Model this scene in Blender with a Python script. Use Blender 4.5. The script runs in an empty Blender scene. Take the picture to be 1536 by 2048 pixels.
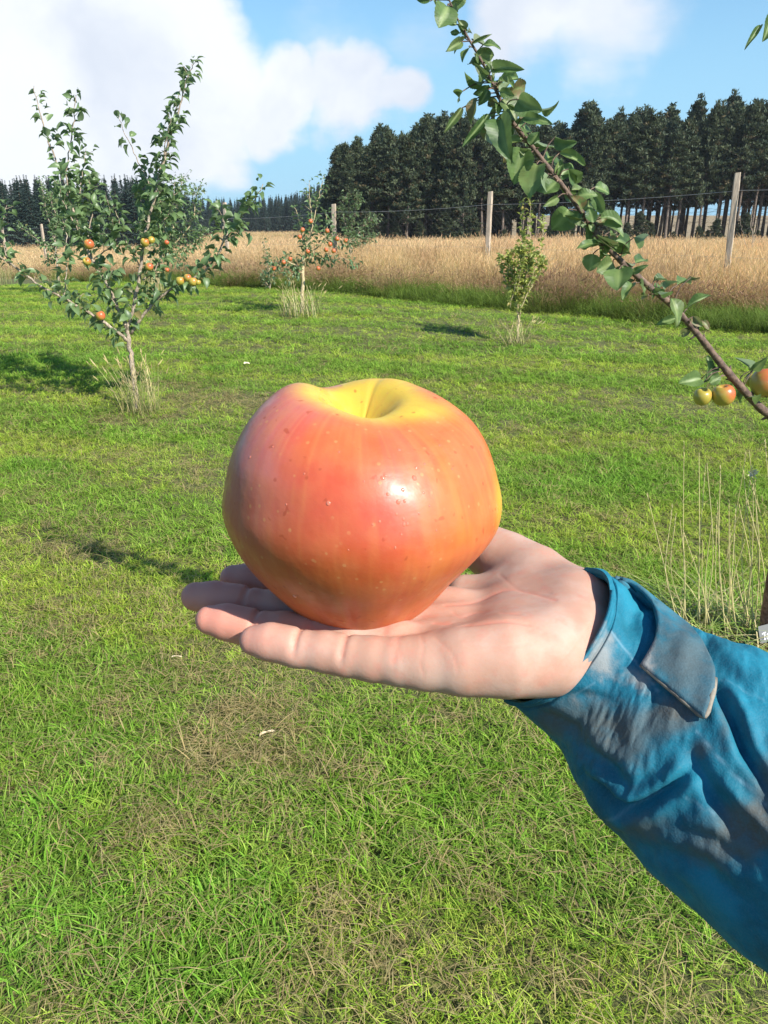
import bpy, math
import numpy as np
from mathutils import Matrix, Vector

rng = np.random.default_rng(7)
R = math.radians
scene = bpy.context.scene
COL = scene.collection

# ------------------------------------------------------------------ camera
F = 1536.0                      # focal length in photograph pixels (1536 x 2048)
EYE = 1.55
PITCH = 21.3                    # degrees looking down
cam_data = bpy.data.cameras.new('camera')
cam = bpy.data.objects.new('camera', cam_data)
COL.objects.link(cam)
cam_data.sensor_fit = 'VERTICAL'
cam_data.sensor_height = 36.0
cam_data.lens = 36.0 * F / 2048.0
cam_data.clip_start = 0.02
cam_data.clip_end = 6000
cam.location = (0, 0, EYE)
cam.rotation_euler = (R(90 - PITCH), 0, 0)
scene.camera = cam
MC = Matrix.Translation((0, 0, EYE)) @ Matrix.Rotation(R(90 - PITCH), 4, 'X')
MR = np.array(MC.to_3x3()); MT = np.array(MC.translation)

# ------------------------------------------------------------------ light
SUN_DIR = np.array([0.585, -0.52, 0.62]); SUN_DIR /= np.linalg.norm(SUN_DIR)
sun_el = math.asin(SUN_DIR[2]); sun_rot = math.atan2(SUN_DIR[0], SUN_DIR[1])
sd = bpy.data.lights.new('sun', 'SUN'); sd.energy = 4.1; sd.angle = R(0.55); sd.color = (1.0, 0.945, 0.86)
so = bpy.data.objects.new('sun', sd); COL.objects.link(so)
so.rotation_euler = Vector(SUN_DIR).to_track_quat('Z', 'Y').to_euler()
so.location = (3, -3, 6)
scene.view_settings.view_transform = 'Standard'
scene.view_settings.look = 'None'
scene.view_settings.exposure = 1.05
scene.view_settings.gamma = 1.0

world = bpy.data.worlds.new('World'); scene.world = world
world.use_nodes = True
wn = world.node_tree.nodes; wl = world.node_tree.links
wn.clear()


class NT:
    """small helper round a node tree"""
    def __init__(s, tree): s.t = tree; s.n = tree.nodes; s.l = tree.links
    def new(s, kind, **kw):
        n = s.n.new(kind)
        for k, v in kw.items():
            if k.startswith('_'): continue
            setattr(n, k, v)
        return n
    def put(s, sock, v):
        if isinstance(v, bpy.types.NodeSocket): s.l.new(v, sock)
        elif v is not None:
            try: sock.default_value = v
            except Exception: sock.default_value = (*v, 1) if hasattr(v, '__len__') else v
    def math(s, op, a, b=None, c=None, clamp=False):
        n = s.new('ShaderNodeMath', operation=op); n.use_clamp = clamp
        s.put(n.inputs[0], a)
        if b is not None: s.put(n.inputs[1], b)
        if c is not None: s.put(n.inputs[2], c)
        return n.outputs[0]
    def vec(s, op, a, b=None):
        n = s.new('ShaderNodeVectorMath', operation=op)
        s.put(n.inputs[0], a)
        if b is not None: s.put(n.inputs[1], b)
        return n.outputs['Value'] if op in ('DOT_PRODUCT', 'LENGTH', 'DISTANCE') else n.outputs[0]
    def mix(s, f, a, b, mode='MIX'):
        n = s.new('ShaderNodeMix', data_type='RGBA', blend_type=mode)
        s.put(n.inputs[0], f)
        for i, v in ((6, a), (7, b)):
            if isinstance(v, bpy.types.NodeSocket): s.l.new(v, n.inputs[i])
            else: n.inputs[i].default_value = (*v[:3], 1)
        return n.outputs[2]
    def noise(s, v, scale, detail=3, rough=.55, w=None, dist=0):
        n = s.new('ShaderNodeTexNoise')
        if v is not None: s.l.new(v, n.inputs['Vector'])
        n.inputs['Scale'].default_value = scale; n.inputs['Detail'].default_value = detail
        n.inputs['Roughness'].default_value = rough; n.inputs['Distortion'].default_value = dist
        return n.outputs['Fac']
    def ramp(s, f, lo, hi, a=0.0, b=1.0):
        n = s.new('ShaderNodeMapRange'); n.interpolation_type = 'SMOOTHSTEP'
        s.put(n.inputs[0], f); n.inputs[1].default_value = lo; n.inputs[2].default_value = hi
        n.inputs[3].default_value = a; n.inputs[4].default_value = b
        return n.outputs[0]
    def attr(s, name, kind='GEOMETRY'):
        n = s.new('ShaderNodeAttribute', attribute_type=kind, attribute_name=name)
        return n
    def mapping(s, v, scale):
        n = s.new('ShaderNodeMapping'); s.l.new(v, n.inputs[0]); n.inputs['Scale'].default_value = scale
        return n.outputs[0]


def ray_dir(px, py):
    v = MR @ np.array([(px - 768) / F, -(py - 1024) / F, -1.0])
    return v / np.linalg.norm(v)


W = NT(world.node_tree)
sky = W.new('ShaderNodeTexSky', sky_type='NISHITA')
sky.sun_disc = False; sky.sun_elevation = sun_el; sky.sun_rotation = sun_rot
sky.air_density = 1.0; sky.dust_density = 0.35; sky.ozone_density = 1.6; sky.altitude = 200
tc = W.new('ShaderNodeTexCoord').outputs['Generated']
sep = W.new('ShaderNodeSeparateXYZ'); W.l.new(tc, sep.inputs[0])
zz = W.math('ADD', W.math('MAXIMUM', sep.outputs[2], 0.0), 0.16)
comb = W.new('ShaderNodeCombineXYZ')
W.l.new(W.math('DIVIDE', sep.outputs[0], zz), comb.inputs[0]); W.l.new(W.math('DIVIDE', sep.outputs[1], zz), comb.inputs[1])
cl = comb.outputs[0]
# clouds: where the photograph has them, broken up by noise
blobs = [(130, 90, .24, .92), (330, 170, .16, .95), (40, 290, .17, 1.0), (560, 175, .08, .9), (690, 180, .085, .85), (790, 185, .05, .75),
         (400, 40, .08, .75), (640, 40, .12, .36), (840, 40, .12, .34), (1050, 50, .10, .68), (1180, 10, .13, .55), (1000, 110, .06, .6), (800, 240, .04, .3),
         (1270, 80, .03, .35), (330, 290, .08, .7), (-200, 200, .3, .9)]
tot = None
nz = W.noise(tc, 3.2, 5, .55)
nzf = W.noise(cl, 1.6, 6, .6)
warp = W.vec('ADD', tc, W.vec('SCALE', W.vec('SUBTRACT', W.new('ShaderNodeTexNoise').outputs['Color'], (0.5, 0.5, 0.5)), None))
wnz = [n for n in wn if n.bl_idname == 'ShaderNodeTexNoise'][-1]
wnz.inputs['Scale'].default_value = 6.0; wnz.inputs['Detail'].default_value = 7
for n in wn:
    if n.bl_idname == 'ShaderNodeVectorMath' and n.operation == 'SCALE': n.inputs['Scale'].default_value = 0.15
for (bx, by, rad, amp) in blobs:
    d = W.vec('DISTANCE', warp, tuple(ray_dir(bx, by)))
    g = W.ramp(d, rad * 0.15, rad * 1.15, amp, 0.0)
    tot = g if tot is None else W.math('MAXIMUM', tot, g)
dens = W.math('ADD', tot, W.math('MULTIPLY', W.math('SUBTRACT', nz, 0.5), 0.55))
dens = W.math('ADD', dens, W.math('MULTIPLY', W.math('SUBTRACT', nzf, 0.5), 0.35))
mask = W.ramp(dens, 0.24, 0.60)
skyc = W.mix(1.0, sky.outputs[0], (0.60, 0.87, 1.0), 'MULTIPLY')
# a thin veil of high cloud near the horizon
veil = W.ramp(sep.outputs[2], 0.02, 0.38, 0.92, 0.0)
skyc = W.mix(veil, skyc, (2.35, 4.15, 5.6))
cshade = W.ramp(W.noise(warp, 4.0, 5), 0.35, 0.62)
cloudc = W.mix(cshade, (4.4, 4.8, 5.5), (5.7, 5.95, 6.3))
out = W.mix(mask, skyc, cloudc)
bg = W.new('ShaderNodeBackground'); W.l.new(out, bg.inputs[0]); bg.inputs[1].default_value = 0.085
wo = W.new('ShaderNodeOutputWorld'); W.l.new(bg.outputs[0], wo.inputs[0])

# ------------------------------------------------------------------ numbers
def sstep(a, b, x):
    t = np.clip((np.asarray(x, float) - a) / (b - a), 0, 1)
    return t * t * (3 - 2 * t)


def hgt(x, y):
    x = np.asarray(x, float); y = np.asarray(y, float)
    t = np.clip(-x - 2, -6, 12)
    tilt = -0.045 * np.log1p(np.exp(np.clip(t * 1.2, -20, 20))) / 1.2 * sstep(6, 14, y)
    rho = x / np.maximum(y, 1.0)
    k = 0.027 + (0.0148 - 0.027) * sstep(-.25, -.19, rho) + (0.030 - 0.0148) * sstep(-.085, -.03, rho)
    b = np.clip(y - 18, 0, 260)
    b = b - 4 * (1 - np.exp(-b / 4))
    return tilt - k * b


def PC(px, py, d):              # camera space point at pixel and depth
    px, py, d = np.broadcast_arrays(np.asarray(px, float), np.asarray(py, float), np.asarray(d, float))
    return np.stack([(px - 768) / F * d, -(py - 1024) / F * d, -d], -1)


def toW(p): return np.asarray(p) @ MR.T + MT
def toC(p): return (np.asarray(p) - MT) @ MR
def pix(pw):
    c = toC(pw); return np.stack([768 + F * c[..., 0] / -c[..., 2], 1024 - F * c[..., 1] / -c[..., 2]], -1)
def P(px, py, d): return toW(PC(px, py, d))
def G(px, py):
    """the ground point seen at a pixel"""
    v = ray_dir(px, py); lo = 0.3; s = lo
    while s < 400:
        p = MT + v * s
        if p[2] <= hgt(p[0], p[1]): break
        s += 0.02 * (1 + s * .1)
    return MT + v * s
def depth(p): return -toC(p)[..., 2]


def norm(v, axis=-1):
    return v / np.maximum(np.linalg.norm(v, axis=axis, keepdims=True), 1e-9)


_tab = np.random.default_rng(3).random((32, 32, 32)).astype(np.float32)
def vnoise(p, scale=1.0, seed=0):
    """value noise 0..1 of points (...,3)"""
    q = np.asarray(p, float) * scale + seed * 7.31 + 100
    i = np.floor(q).astype(int); f = q - i; f = f * f * (3 - 2 * f); i = i % 32; j = (i + 1) % 32
    o = 0
    for a in (0, 1):
        for b in (0, 1):
            for c in (0, 1):
                ix = (j if a else i)[..., 0]; iy = (j if b else i)[..., 1]; iz = (j if c else i)[..., 2]
                w = (f[..., 0] if a else 1 - f[..., 0]) * (f[..., 1] if b else 1 - f[..., 1]) * (f[..., 2] if c else 1 - f[..., 2])
                o = o + w * _tab[ix, iy, iz]
    return o
def fbm(p, scale=1.0, oct=4, seed=0):
    o = 0; a = 1; t = 0
    for k in range(oct):
        o = o + a * vnoise(p, scale * 2 ** k, seed + k); t += a; a *= .5
    return o / t


# ------------------------------------------------------------------ meshes
def mesh(name, V, Fc, mat, attrs=None, smooth=True, uv=None):
    V = np.asarray(V, dtype=np.float32).reshape(-1, 3)
    me = bpy.data.meshes.new(name)
    if isinstance(Fc, (list, tuple)) and len(Fc) and isinstance(Fc[0], np.ndarray) is False and not hasattr(Fc[0], 'shape'):
        me.from_pydata([tuple(v) for v in V], [], [tuple(f) for f in Fc])
    else:
        blocks = Fc if isinstance(Fc, list) else [Fc]
        blocks = [np.asarray(b, dtype=np.int32) for b in blocks if len(b)]
        me.vertices.add(len(V)); me.vertices.foreach_set('co', V.ravel())
        idx = np.concatenate([b.ravel() for b in blocks])
        sizes = np.concatenate([np.full(len(b), b.shape[1], np.int32) for b in blocks])
        start = np.concatenate([[0], np.cumsum(sizes)[:-1]]).astype(np.int32)
        me.loops.add(len(idx)); me.loops.foreach_set('vertex_index', idx)
        me.polygons.add(len(sizes)); me.polygons.foreach_set('loop_start', start)
        try: me.polygons.foreach_set('loop_total', sizes)
        except Exception: pass
        me.update(calc_edges=True)
    if smooth: me.polygons.foreach_set('use_smooth', np.ones(len(me.polygons), bool))
    for k, a in (attrs or {}).items():
        a = np.asarray(a, dtype=np.float32)
        if a.ndim == 1:
            at = me.attributes.new(k, 'FLOAT', 'POINT'); at.data.foreach_set('value', a)
        else:
            if a.shape[1] == 3: a = np.concatenate([a, np.ones((len(a), 1), np.float32)], 1)
            at = me.attributes.new(k, 'FLOAT_COLOR', 'POINT'); at.data.foreach_set('color', a.ravel())
    if mat: me.materials.append(mat)
    me.validate()
    return me


def obj(name, me, parent=None, loc=None):
    o = bpy.data.objects.new(name, me); COL.objects.link(o)
    if loc is not None: o.location = tuple(loc)
    if parent is not None: o.parent = parent
    return o


def tag(o, label=None, cat=None, group=None, kind=None):
    if label: o['label'] = label
    if cat: o['category'] = cat
    if group: o['group'] = group
    if kind: o['kind'] = kind
    return o


def thing(name, loc, label, cat, group=None):
    o = bpy.data.objects.new(name, None); o.empty_display_size = 0.1; o.location = tuple(loc); COL.objects.link(o)
    return tag(o, label, cat, group)


class Acc:
    """collects vertices, quads and triangles plus point attributes"""
    def __init__(s): s.V = []; s.Q = []; s.T = []; s.A = {}; s.n = 0
    def add(s, V, Q=None, T=None, **at):
        V = np.asarray(V, float).reshape(-1, 3)
        if Q is not None and len(Q): s.Q.append(np.asarray(Q) + s.n)
        if T is not None and len(T): s.T.append(np.asarray(T) + s.n)
        s.V.append(V)
        for k, v in at.items():
            v = np.asarray(v, float)
            if v.ndim == 0: v = np.full(len(V), float(v))
            if v.ndim == 1 and len(v) == 3 and len(V) != 3: v = np.tile(v, (len(V), 1))
            s.A.setdefault(k, []).append(v)
        s.n += len(V)
    def mesh(s, name, mat, origin=(0, 0, 0), smooth=True):
        V = np.concatenate(s.V) - np.asarray(origin)
        bl = []
        if s.Q: bl.append(np.concatenate(s.Q))
        if s.T: bl.append(np.concatenate(s.T))
        return mesh(name, V, bl, mat, {k: np.concatenate(v) for k, v in s.A.items()}, smooth)


def grid_quads(nu, nv, wrap=False):
    """quads of a nu x nv vertex grid, row major; wrap closes v"""
    i = np.arange(nu - 1)[:, None]; j = np.arange(nv if wrap else nv - 1)[None, :]
    j2 = (j + 1) % nv
    return np.stack([i * nv + j, i * nv + j2, (i + 1) * nv + j2, (i + 1) * nv + j], -1).reshape(-1, 4)


def tube(acc, pts, rad, n=8, knob=0.0, cap=True, **at):
    pts = np.asarray(pts, float); m = len(pts); rad = np.broadcast_to(np.asarray(rad, float), (m,))
    tan = norm(np.gradient(pts, axis=0))
    up = np.array([0, 0, 1.0]) if abs(tan[0][2]) < .9 else np.array([1.0, 0, 0])
    a = norm(np.cross(tan, up)); b = np.cross(tan, a)
    th = np.arange(n) / n * 2 * math.pi
    rr = rad[:, None] * np.ones(n)[None]
    if knob: rr = rr * (1 + knob * (rng.random((m, n)) - .5))
    V = pts[:, None] + rr[..., None] * (np.cos(th)[None, :, None] * a[:, None] + np.sin(th)[None, :, None] * b[:, None])
    Q = grid_quads(m, n, True)
    V = V.reshape(-1, 3); T = None
    if cap:
        V = np.concatenate([V, [pts[0]], [pts[-1]]]); k = m * n
        T = [(k, (j + 1) % n, j) for j in range(n)] + [(k + 1, (m - 1) * n + j, (m - 1) * n + (j + 1) % n) for j in range(n)]
        T = np.array(T)
    acc.add(V, Q, T, **at)


def spline(pts, per=6):
    """Catmull-Rom through rows of any width"""
    p = np.asarray(pts, float)
    if len(p) < 3: 
        t = np.linspace(0, 1, per * (len(p) - 1) + 1)[:, None]
        return p[0] * (1 - t) + p[-1] * t
    q = np.concatenate([[2 * p[0] - p[1]], p, [2 * p[-1] - p[-2]]])
    out = []
    for i in range(1, len(q) - 2):
        for k in range(per):
            t = k / per
            out.append(.5 * ((2 * q[i]) + (-q[i - 1] + q[i + 1]) * t + (2 * q[i - 1] - 5 * q[i] + 4 * q[i + 1] - q[i + 2]) * t * t + (-q[i - 1] + 3 * q[i] - 3 * q[i + 1] + q[i + 2]) * t ** 3))
    out.append(q[-2])
    return np.array(out)


# ------------------------------------------------------------------ materials
def material(name):
    m = bpy.data.materials.new(name); m.use_nodes = True
    t = NT(m.node_tree); bs = t.n['Principled BSDF']
    return m, t, bs


def bump(t, bs, h, strength=.4, dist=.01):
    b = t.new('ShaderNodeBump'); b.inputs['Strength'].default_value = strength; b.inputs['Distance'].default_value = dist
    t.l.new(h, b.inputs['Height']); t.l.new(b.outputs[0], bs.inputs['Normal'])


def leaf_mat(name, dark, light, brown, under=None, rough=.5, transl=.25, spec=.5, near=False):
    """attributes: tint 0..1 dark to light, brown 0..1"""
    m, t, bs = material(name)
    tint = t.attr('tint').outputs['Fac']; br = t.attr('brown').outputs['Fac']
    c = t.mix(tint, dark, light)
    pos = t.new('ShaderNodeNewGeometry')
    if near:
        n = t.noise(pos.outputs['Position'], 45, 4)
        c = t.mix(t.ramp(n, .35, .7, 0, .35), c, tuple(x * 1.7 for x in light))
        rib = t.attr('rib').outputs['Fac']
        c = t.mix(t.math('MULTIPLY', rib, .6), c, (.34, .44, .16))
        spots = t.ramp(t.noise(pos.outputs['Position'], 160, 2), .66, .74, 0, .7)
        br = t.math('MAXIMUM', t.math('MULTIPLY', br, t.ramp(t.noise(pos.outputs['Position'], 60, 3), .3, .6)), t.math('MULTIPLY', spots, .55))
    c = t.mix(br, c, brown)
    if under:
        c = t.mix(t.math('MULTIPLY', pos.outputs['Backfacing'], .75), c, under)
    t.l.new(c, bs.inputs['Base Color'])
    bs.inputs['Roughness'].default_value = rough
    bs.inputs['Specular IOR Level'].default_value = spec
    if near:
        vein = t.attr('vein').outputs['Fac']
        bump(t, bs, vein, .5, .0015)
    if transl:
        tr = t.new('ShaderNodeBsdfTranslucent'); t.l.new(t.mix(.5, c, tuple(min(1, x * 2) for x in light)), tr.inputs[0])
        mx = t.new('ShaderNodeMixShader'); mx.inputs[0].default_value = transl
        t.l.new(bs.outputs[0], mx.inputs[1]); t.l.new(tr.outputs[0], mx.inputs[2])
        t.l.new(mx.outputs[0], t.n['Material Output'].inputs[0])
    return m


def bark_mat(name, a, b, scale=60):
    m, t, bs = material(name)
    p = t.new('ShaderNodeNewGeometry').outputs['Position']
    n = t.noise(p, scale, 5, .65); n2 = t.noise(p, scale * .25, 3)
    c = t.mix(t.ramp(n, .35, .68), a, b)
    c = t.mix(t.ramp(n2, .55, .7, 0, .5), c, tuple(min(1, x * 1.6) for x in b))
    t.l.new(c, bs.inputs['Base Color']); bs.inputs['Roughness'].default_value = .8
    bump(t, bs, n, .6, .004)
    return m


def grass_mat(name, rough=.55, transl=.3, gloss=.35):
    """blade colour = 'bc' on the blade times 'col' of its tuft"""
    m, t, bs = material(name)
    bc = t.attr('bc').outputs['Color']; ic = t.attr('col', 'INSTANCER').outputs['Color']
    c = t.mix(1.0, bc, ic, 'MULTIPLY')
    t.l.new(c, bs.inputs['Base Color']); bs.inputs['Roughness'].default_value = rough
    bs.inputs['Specular IOR Level'].default_value = gloss
    tr = t.new('ShaderNodeBsdfTranslucent'); t.l.new(c, tr.inputs[0])
    mx = t.new('ShaderNodeMixShader'); mx.inputs[0].default_value = transl
    t.l.new(bs.outputs[0], mx.inputs[1]); t.l.new(tr.outputs[0], mx.inputs[2])
    t.l.new(mx.outputs[0], t.n['Material Output'].inputs[0])
    return m


# ------------------------------------------------------------------ ground
E0 = G(1536, 672); E1 = G(30, 562)              # the edge of the mown lawn
ed = norm((E1 - E0)[:2]); en = np.array([-ed[1], ed[0]])
if en[1] < 0: en = -en
def beyond(x, y):                                # metres past the lawn edge
    w = 0.10 * np.sin(x * 1.3) + 0.07 * np.sin(x * 3.1 + 1)
    return (np.asarray(x) - E0[0]) * en[0] + (np.asarray(y) - E0[1]) * en[1] + w

rad = np.concatenate([[0], np.geomspace(0.4, 3000, 150)])
nphi = 240
ph = np.arange(nphi) / nphi * 2 * math.pi
X = rad[:, None] * np.sin(ph)[None]; Y = rad[:, None] * np.cos(ph)[None]
Z = hgt(X, Y) * (Y > 0)
Z = Z + (fbm(np.stack([X, Y, 0 * X], -1), .8, 3) - .5) * .05
GV = np.stack([X, Y, Z], -1).reshape(-1, 3)
m_ground, t, bs = material('soil_and_thatch')
p = t.new('ShaderNodeNewGeometry').outputs['Position']
s = t.math('ADD', t.vec('DOT_PRODUCT', p, (en[0], en[1], 0)), -float(en @ E0[:2]))
n1 = t.noise(p, 2.2, 5); n2 = t.noise(p, 38, 4, .7); n3 = t.noise(p, .25, 4)
lawn = t.mix(t.ramp(n2, .3, .7), (.035, .042, .010), (.15, .15, .04))
field = t.mix(t.ramp(n1, .3, .7), (.20, .135, .06), (.38, .27, .12))
field = t.mix(t.ramp(n3, .4, .65, 0, .5), field, (.16, .12, .05))
t.l.new(t.mix(t.ramp(t.math('ADD', s, t.math('MULTIPLY', t.math('SUBTRACT', n1, .5), 1.0)), .3, 1.6), lawn, field), bs.inputs['Base Color'])
bs.inputs['Roughness'].default_value = .95
bump(t, bs, n2, .8, .02)
ground = obj('ground', mesh('ground', GV, grid_quads(len(rad), nphi, True), m_ground))
tag(ground, kind='structure')


# ------------------------------------------------------------------ grass by geometry nodes
def blade_tuft(name, mat, n, spread, h, w, lean, cols, seg=3, droop=.4, seed=1, tipw=.15, flat=0, head=None):
    """a tuft of blades; cols: list of (root colour, tip colour); head: seed head (length, width, colour)"""
    g = np.random.default_rng(seed); a = Acc()
    for i in range(n):
        r = spread * math.sqrt(g.random()); an = g.random() * 6.283
        base = np.array([r * math.cos(an), r * math.sin(an), -0.004])
        d = g.random() * 6.283; ln = lean * (0.3 + g.random()) ; hh = h * (0.55 + .65 * g.random()); ww = w * (.7 + .6 * g.random())
        lie = flat and g.random() < flat
        az = np.array([math.cos(d), math.sin(d), 0]); side = np.array([-math.sin(d + g.normal() * .5), math.cos(d), 0])
        tt = np.linspace(0, 1, seg + 1)
        if lie:
            pts = base + np.array([0, 0, .006 + h * .35 * g.random()]) + az * (tt * hh * 1.3)[:, None] + np.array([0, 0, 1]) * (np.sin(tt * 3) * .15 * h)[:, None]
        else:
            pts = base + np.array([0, 0, 1.0]) * (hh * (tt - droop * ln * tt ** 2.2 * .5))[:, None] + az * (hh * ln * (tt * .45 + droop * tt ** 2))[:, None]
        wd = ww * (1 - (1 - tipw) * tt ** 1.6) * .5
        V = np.concatenate([pts - side * wd[:, None], pts + side * wd[:, None]])
        k = seg + 1
        Q = [(j, j + k, j + k + 1, j + 1) for j in range(seg)]
        c0, c1 = cols[g.integers(len(cols))]; v = .8 + .4 * g.random()
        c = (np.array(c0)[None] * (1 - tt)[:, None] + np.array(c1)[None] * tt[:, None]) * v
        a.add(V, Q, bc=np.concatenate([c, c]))
        if head and not lie and g.random() < head[3]:
            L, wH, hc = head[0] * (.7 + .6 * g.random()), head[1], np.array(head[2]) * v
            dirv = norm(pts[-1] - pts[-2]); q = 4; tt2 = np.linspace(0, 1, q + 1)
            for ss in (side, np.cross(dirv, side)):
                c_ = pts[-1] + dirv * (tt2 * L)[:, None] - dirv * L * .15
                wd = wH * np.sin(np.clip(tt2 * .9 + .08, 0, 1) * math.pi) * .5
                V = np.concatenate([c_ - ss * wd[:, None], c_ + ss * wd[:, None]])
                a.add(V, [(j, j + q + 1, j + q + 2, j + 1) for j in range(q)], bc=np.tile(hc, (len(V), 1)))
    return bpy.data.objects.new(name, a.mesh(name, mat, smooth=False))


def scatter(name, protos, pts, yaw, scl, col, pick, tiltv=None, label=None):
    pts = np.asarray(pts, np.float32); n = len(pts)
    me = bpy.data.meshes.new(name); me.vertices.add(n); me.vertices.foreach_set('co', pts.ravel())
    rot = np.zeros((n, 3), np.float32); rot[:, 2] = yaw
    if tiltv is not None: rot[:, :2] = tiltv
    at = me.attributes.new('rot', 'FLOAT_VECTOR', 'POINT'); at.data.foreach_set('vector', rot.ravel())
    s3 = np.asarray(scl, np.float32)
    if s3.ndim == 1: s3 = np.repeat(s3[:, None], 3, 1)
    at = me.attributes.new('scl', 'FLOAT_VECTOR', 'POINT'); at.data.foreach_set('vector', np.ascontiguousarray(s3, np.float32).ravel())
    at = me.attributes.new('col', 'FLOAT_COLOR', 'POINT'); at.data.foreach_set('color', np.concatenate([col, np.ones((n, 1))], 1).astype(np.float32).ravel())
    at = me.attributes.new('pick', 'INT', 'POINT'); at.data.foreach_set('value', np.asarray(pick, np.int32))
    me.materials.append(protos[0].data.materials[0])
    o = obj(name, me)
    ng = bpy.data.node_groups.new(name, 'GeometryNodeTree')
    ng.interface.new_socket('Geometry', in_out='INPUT', socket_type='NodeSocketGeometry')
    ng.interface.new_socket('Geometry', in_out='OUTPUT', socket_type='NodeSocketGeometry')
    N, L = ng.nodes, ng.links
    gi = N.new('NodeGroupInput'); go = N.new('NodeGroupOutput'); ip = N.new('GeometryNodeInstanceOnPoints'); jn = N.new('GeometryNodeJoinGeometry')
    for pr in reversed(protos):              # the join node lists its last link first
        oi = N.new('GeometryNodeObjectInfo'); oi.inputs['Object'].default_value = pr; oi.inputs['As Instance'].default_value = True
        L.new(oi.outputs['Geometry'], jn.inputs[0])
    def na(nm, ty):
        x = N.new('GeometryNodeInputNamedAttribute'); x.data_type = ty; x.inputs['Name'].default_value = nm; return x.outputs['Attribute']
    L.new(gi.outputs[0], ip.inputs['Points']); L.new(jn.outputs[0], ip.inputs['Instance'])
    ip.inputs['Pick Instance'].default_value = True
    L.new(na('pick', 'INT'), ip.inputs['Instance Index']); L.new(na('rot', 'FLOAT_VECTOR'), ip.inputs['Rotation']); L.new(na('scl', 'FLOAT_VECTOR'), ip.inputs['Scale'])
    L.new(ip.outputs[0], go.inputs[0])
    md = o.modifiers.new('scatter', 'NODES'); md.node_group = ng
    return tag(o, label, kind='stuff')


m_grass = grass_mat('grass_blades', .6, .45, .06)
GR = [((.11, .17, .018), (.27, .44, .045)), ((.09, .15, .018), (.21, .37, .04)), ((.15, .20, .028), (.38, .50, .085)), ((.12, .15, .028), (.32, .40, .075))]
ST = [((.30, .24, .11), (.50, .42, .22)), ((.24, .19, .09), (.42, .34, .18)), ((.24, .22, .08), (.38, .37, .14)), ((.11, .16, .025), (.25, .34, .06))]
protos = []
for k in range(4):
    protos.append(blade_tuft('lawn_tuft', m_grass, 28, .042, .036, .0031, 1.35, GR, seed=10 + k, droop=.6, flat=.22))
for k in range(3):
    protos.append(blade_tuft('lawn_tuft_dry', m_grass, 26, .046, .034, .0026, 1.3, ST + GR[:1], seed=20 + k, flat=.6))



def lawn_look(x, y):
    """0..1 dryness, brightness factor and hue of the turf at a place"""
    p3 = np.stack([x, y, 0 * x], -1)
    q = pix(np.stack([x, y, hgt(x, y)], -1)) if len(np.shape(x)) else None
    big = fbm(p3, .55, 3, 5); mid = fbm(p3, 2.1, 3, 9); fine = fbm(p3, 7, 2, 12)
    dry = sstep(.52, .74, .5 * big + .25 * mid + .25 * fine) * .45
    spots = [(470, 1500, 190, 110, .8), (330, 1650, 130, 90, .85), (420, 1350, 260, 60, .6), (250, 1400, 120, 60, .55), (700, 1850, 170, 120, .55), (760, 1950, 240, 110, .55), (120, 1100, 170, 45, .75), (230, 1200, 160, 40, .4),
             (450, 800, 150, 25, .95), (380, 775, 90, 18, .8), (280, 835, 110, 22, .8), (330, 640, 70, 12, .6), (760, 690, 120, 12, .4), (1000, 745, 170, 14, .35),
             (390, 960, 60, 40, .5), (300, 1310, 90, 40, .45), (1150, 1700, 130, 40, .25), (1450, 1240, 90, 30, .6), (140, 2000, 50, 26, .9), (240, 690, 50, 12, .6), (560, 1640, 90, 40, .5), (620, 1530, 140, 50, .45), (1080, 680, 60, 10, .6),
             (60, 850, 80, 14, .25), (1200, 800, 200, 14, .3), (900, 1450, 90, 30, .35), (60, 1000, 90, 20, .35)]
    for sx, sy, rx, ry, a in spots:
        d = np.sqrt(((q[:, 0] - sx) / rx) ** 2 + ((q[:, 1] - sy) / ry) ** 2) + (mid - .5) * 1.6 + (fine - .5) * .9
        dry = np.maximum(dry, a * (1 - sstep(.45, 1.15, d)))
    # lush strips (mower tracks run away to the upper left)
    s = (x * .35 + y * .94)
    stripe = sstep(.3, .7, .5 + .5 * np.sin(s * 2 * math.pi / 1.5 + 1.2 * big))
    lush = sstep(.25, .95, .5 * stripe + .5 * mid)
    for sx, sy, rx, ry in [(60, 1750, 260, 200), (450, 1830, 150, 200), (330, 1950, 200, 120), (150, 1500, 200, 90), (1000, 1600, 300, 150), (1250, 960, 260, 60), (560, 740, 160, 16), (850, 700, 300, 12), (60, 720, 300, 12), (80, 950, 200, 30)]:
        d = np.sqrt(((q[:, 0] - sx) / rx) ** 2 + ((q[:, 1] - sy) / ry) ** 2) + (mid - .5) * 1.2
        lush = np.maximum(lush, 1 - sstep(.5, 1.2, d))
    return np.clip(np.maximum(dry, .10 + .10 * (1 - lush)), 0, 1), lush, mid, fine


def lawn_points(y0, y1, pitch, margin=1.4):
    xs = np.arange(-y1 * .78 - margin, y1 * .78 + margin, pitch); ys = np.arange(y0, y1, pitch)
    XX, YY = np.meshgrid(xs, ys); XX = XX + rng.uniform(-.55, .55, XX.shape) * pitch; YY = YY + rng.uniform(-.55, .55, YY.shape) * pitch
    XX = XX.ravel(); YY = YY.ravel()
    k = (np.abs(XX) < YY * .76 + margin) & (beyond(XX, YY) < .12)
    return XX[k], YY[k]


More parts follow.
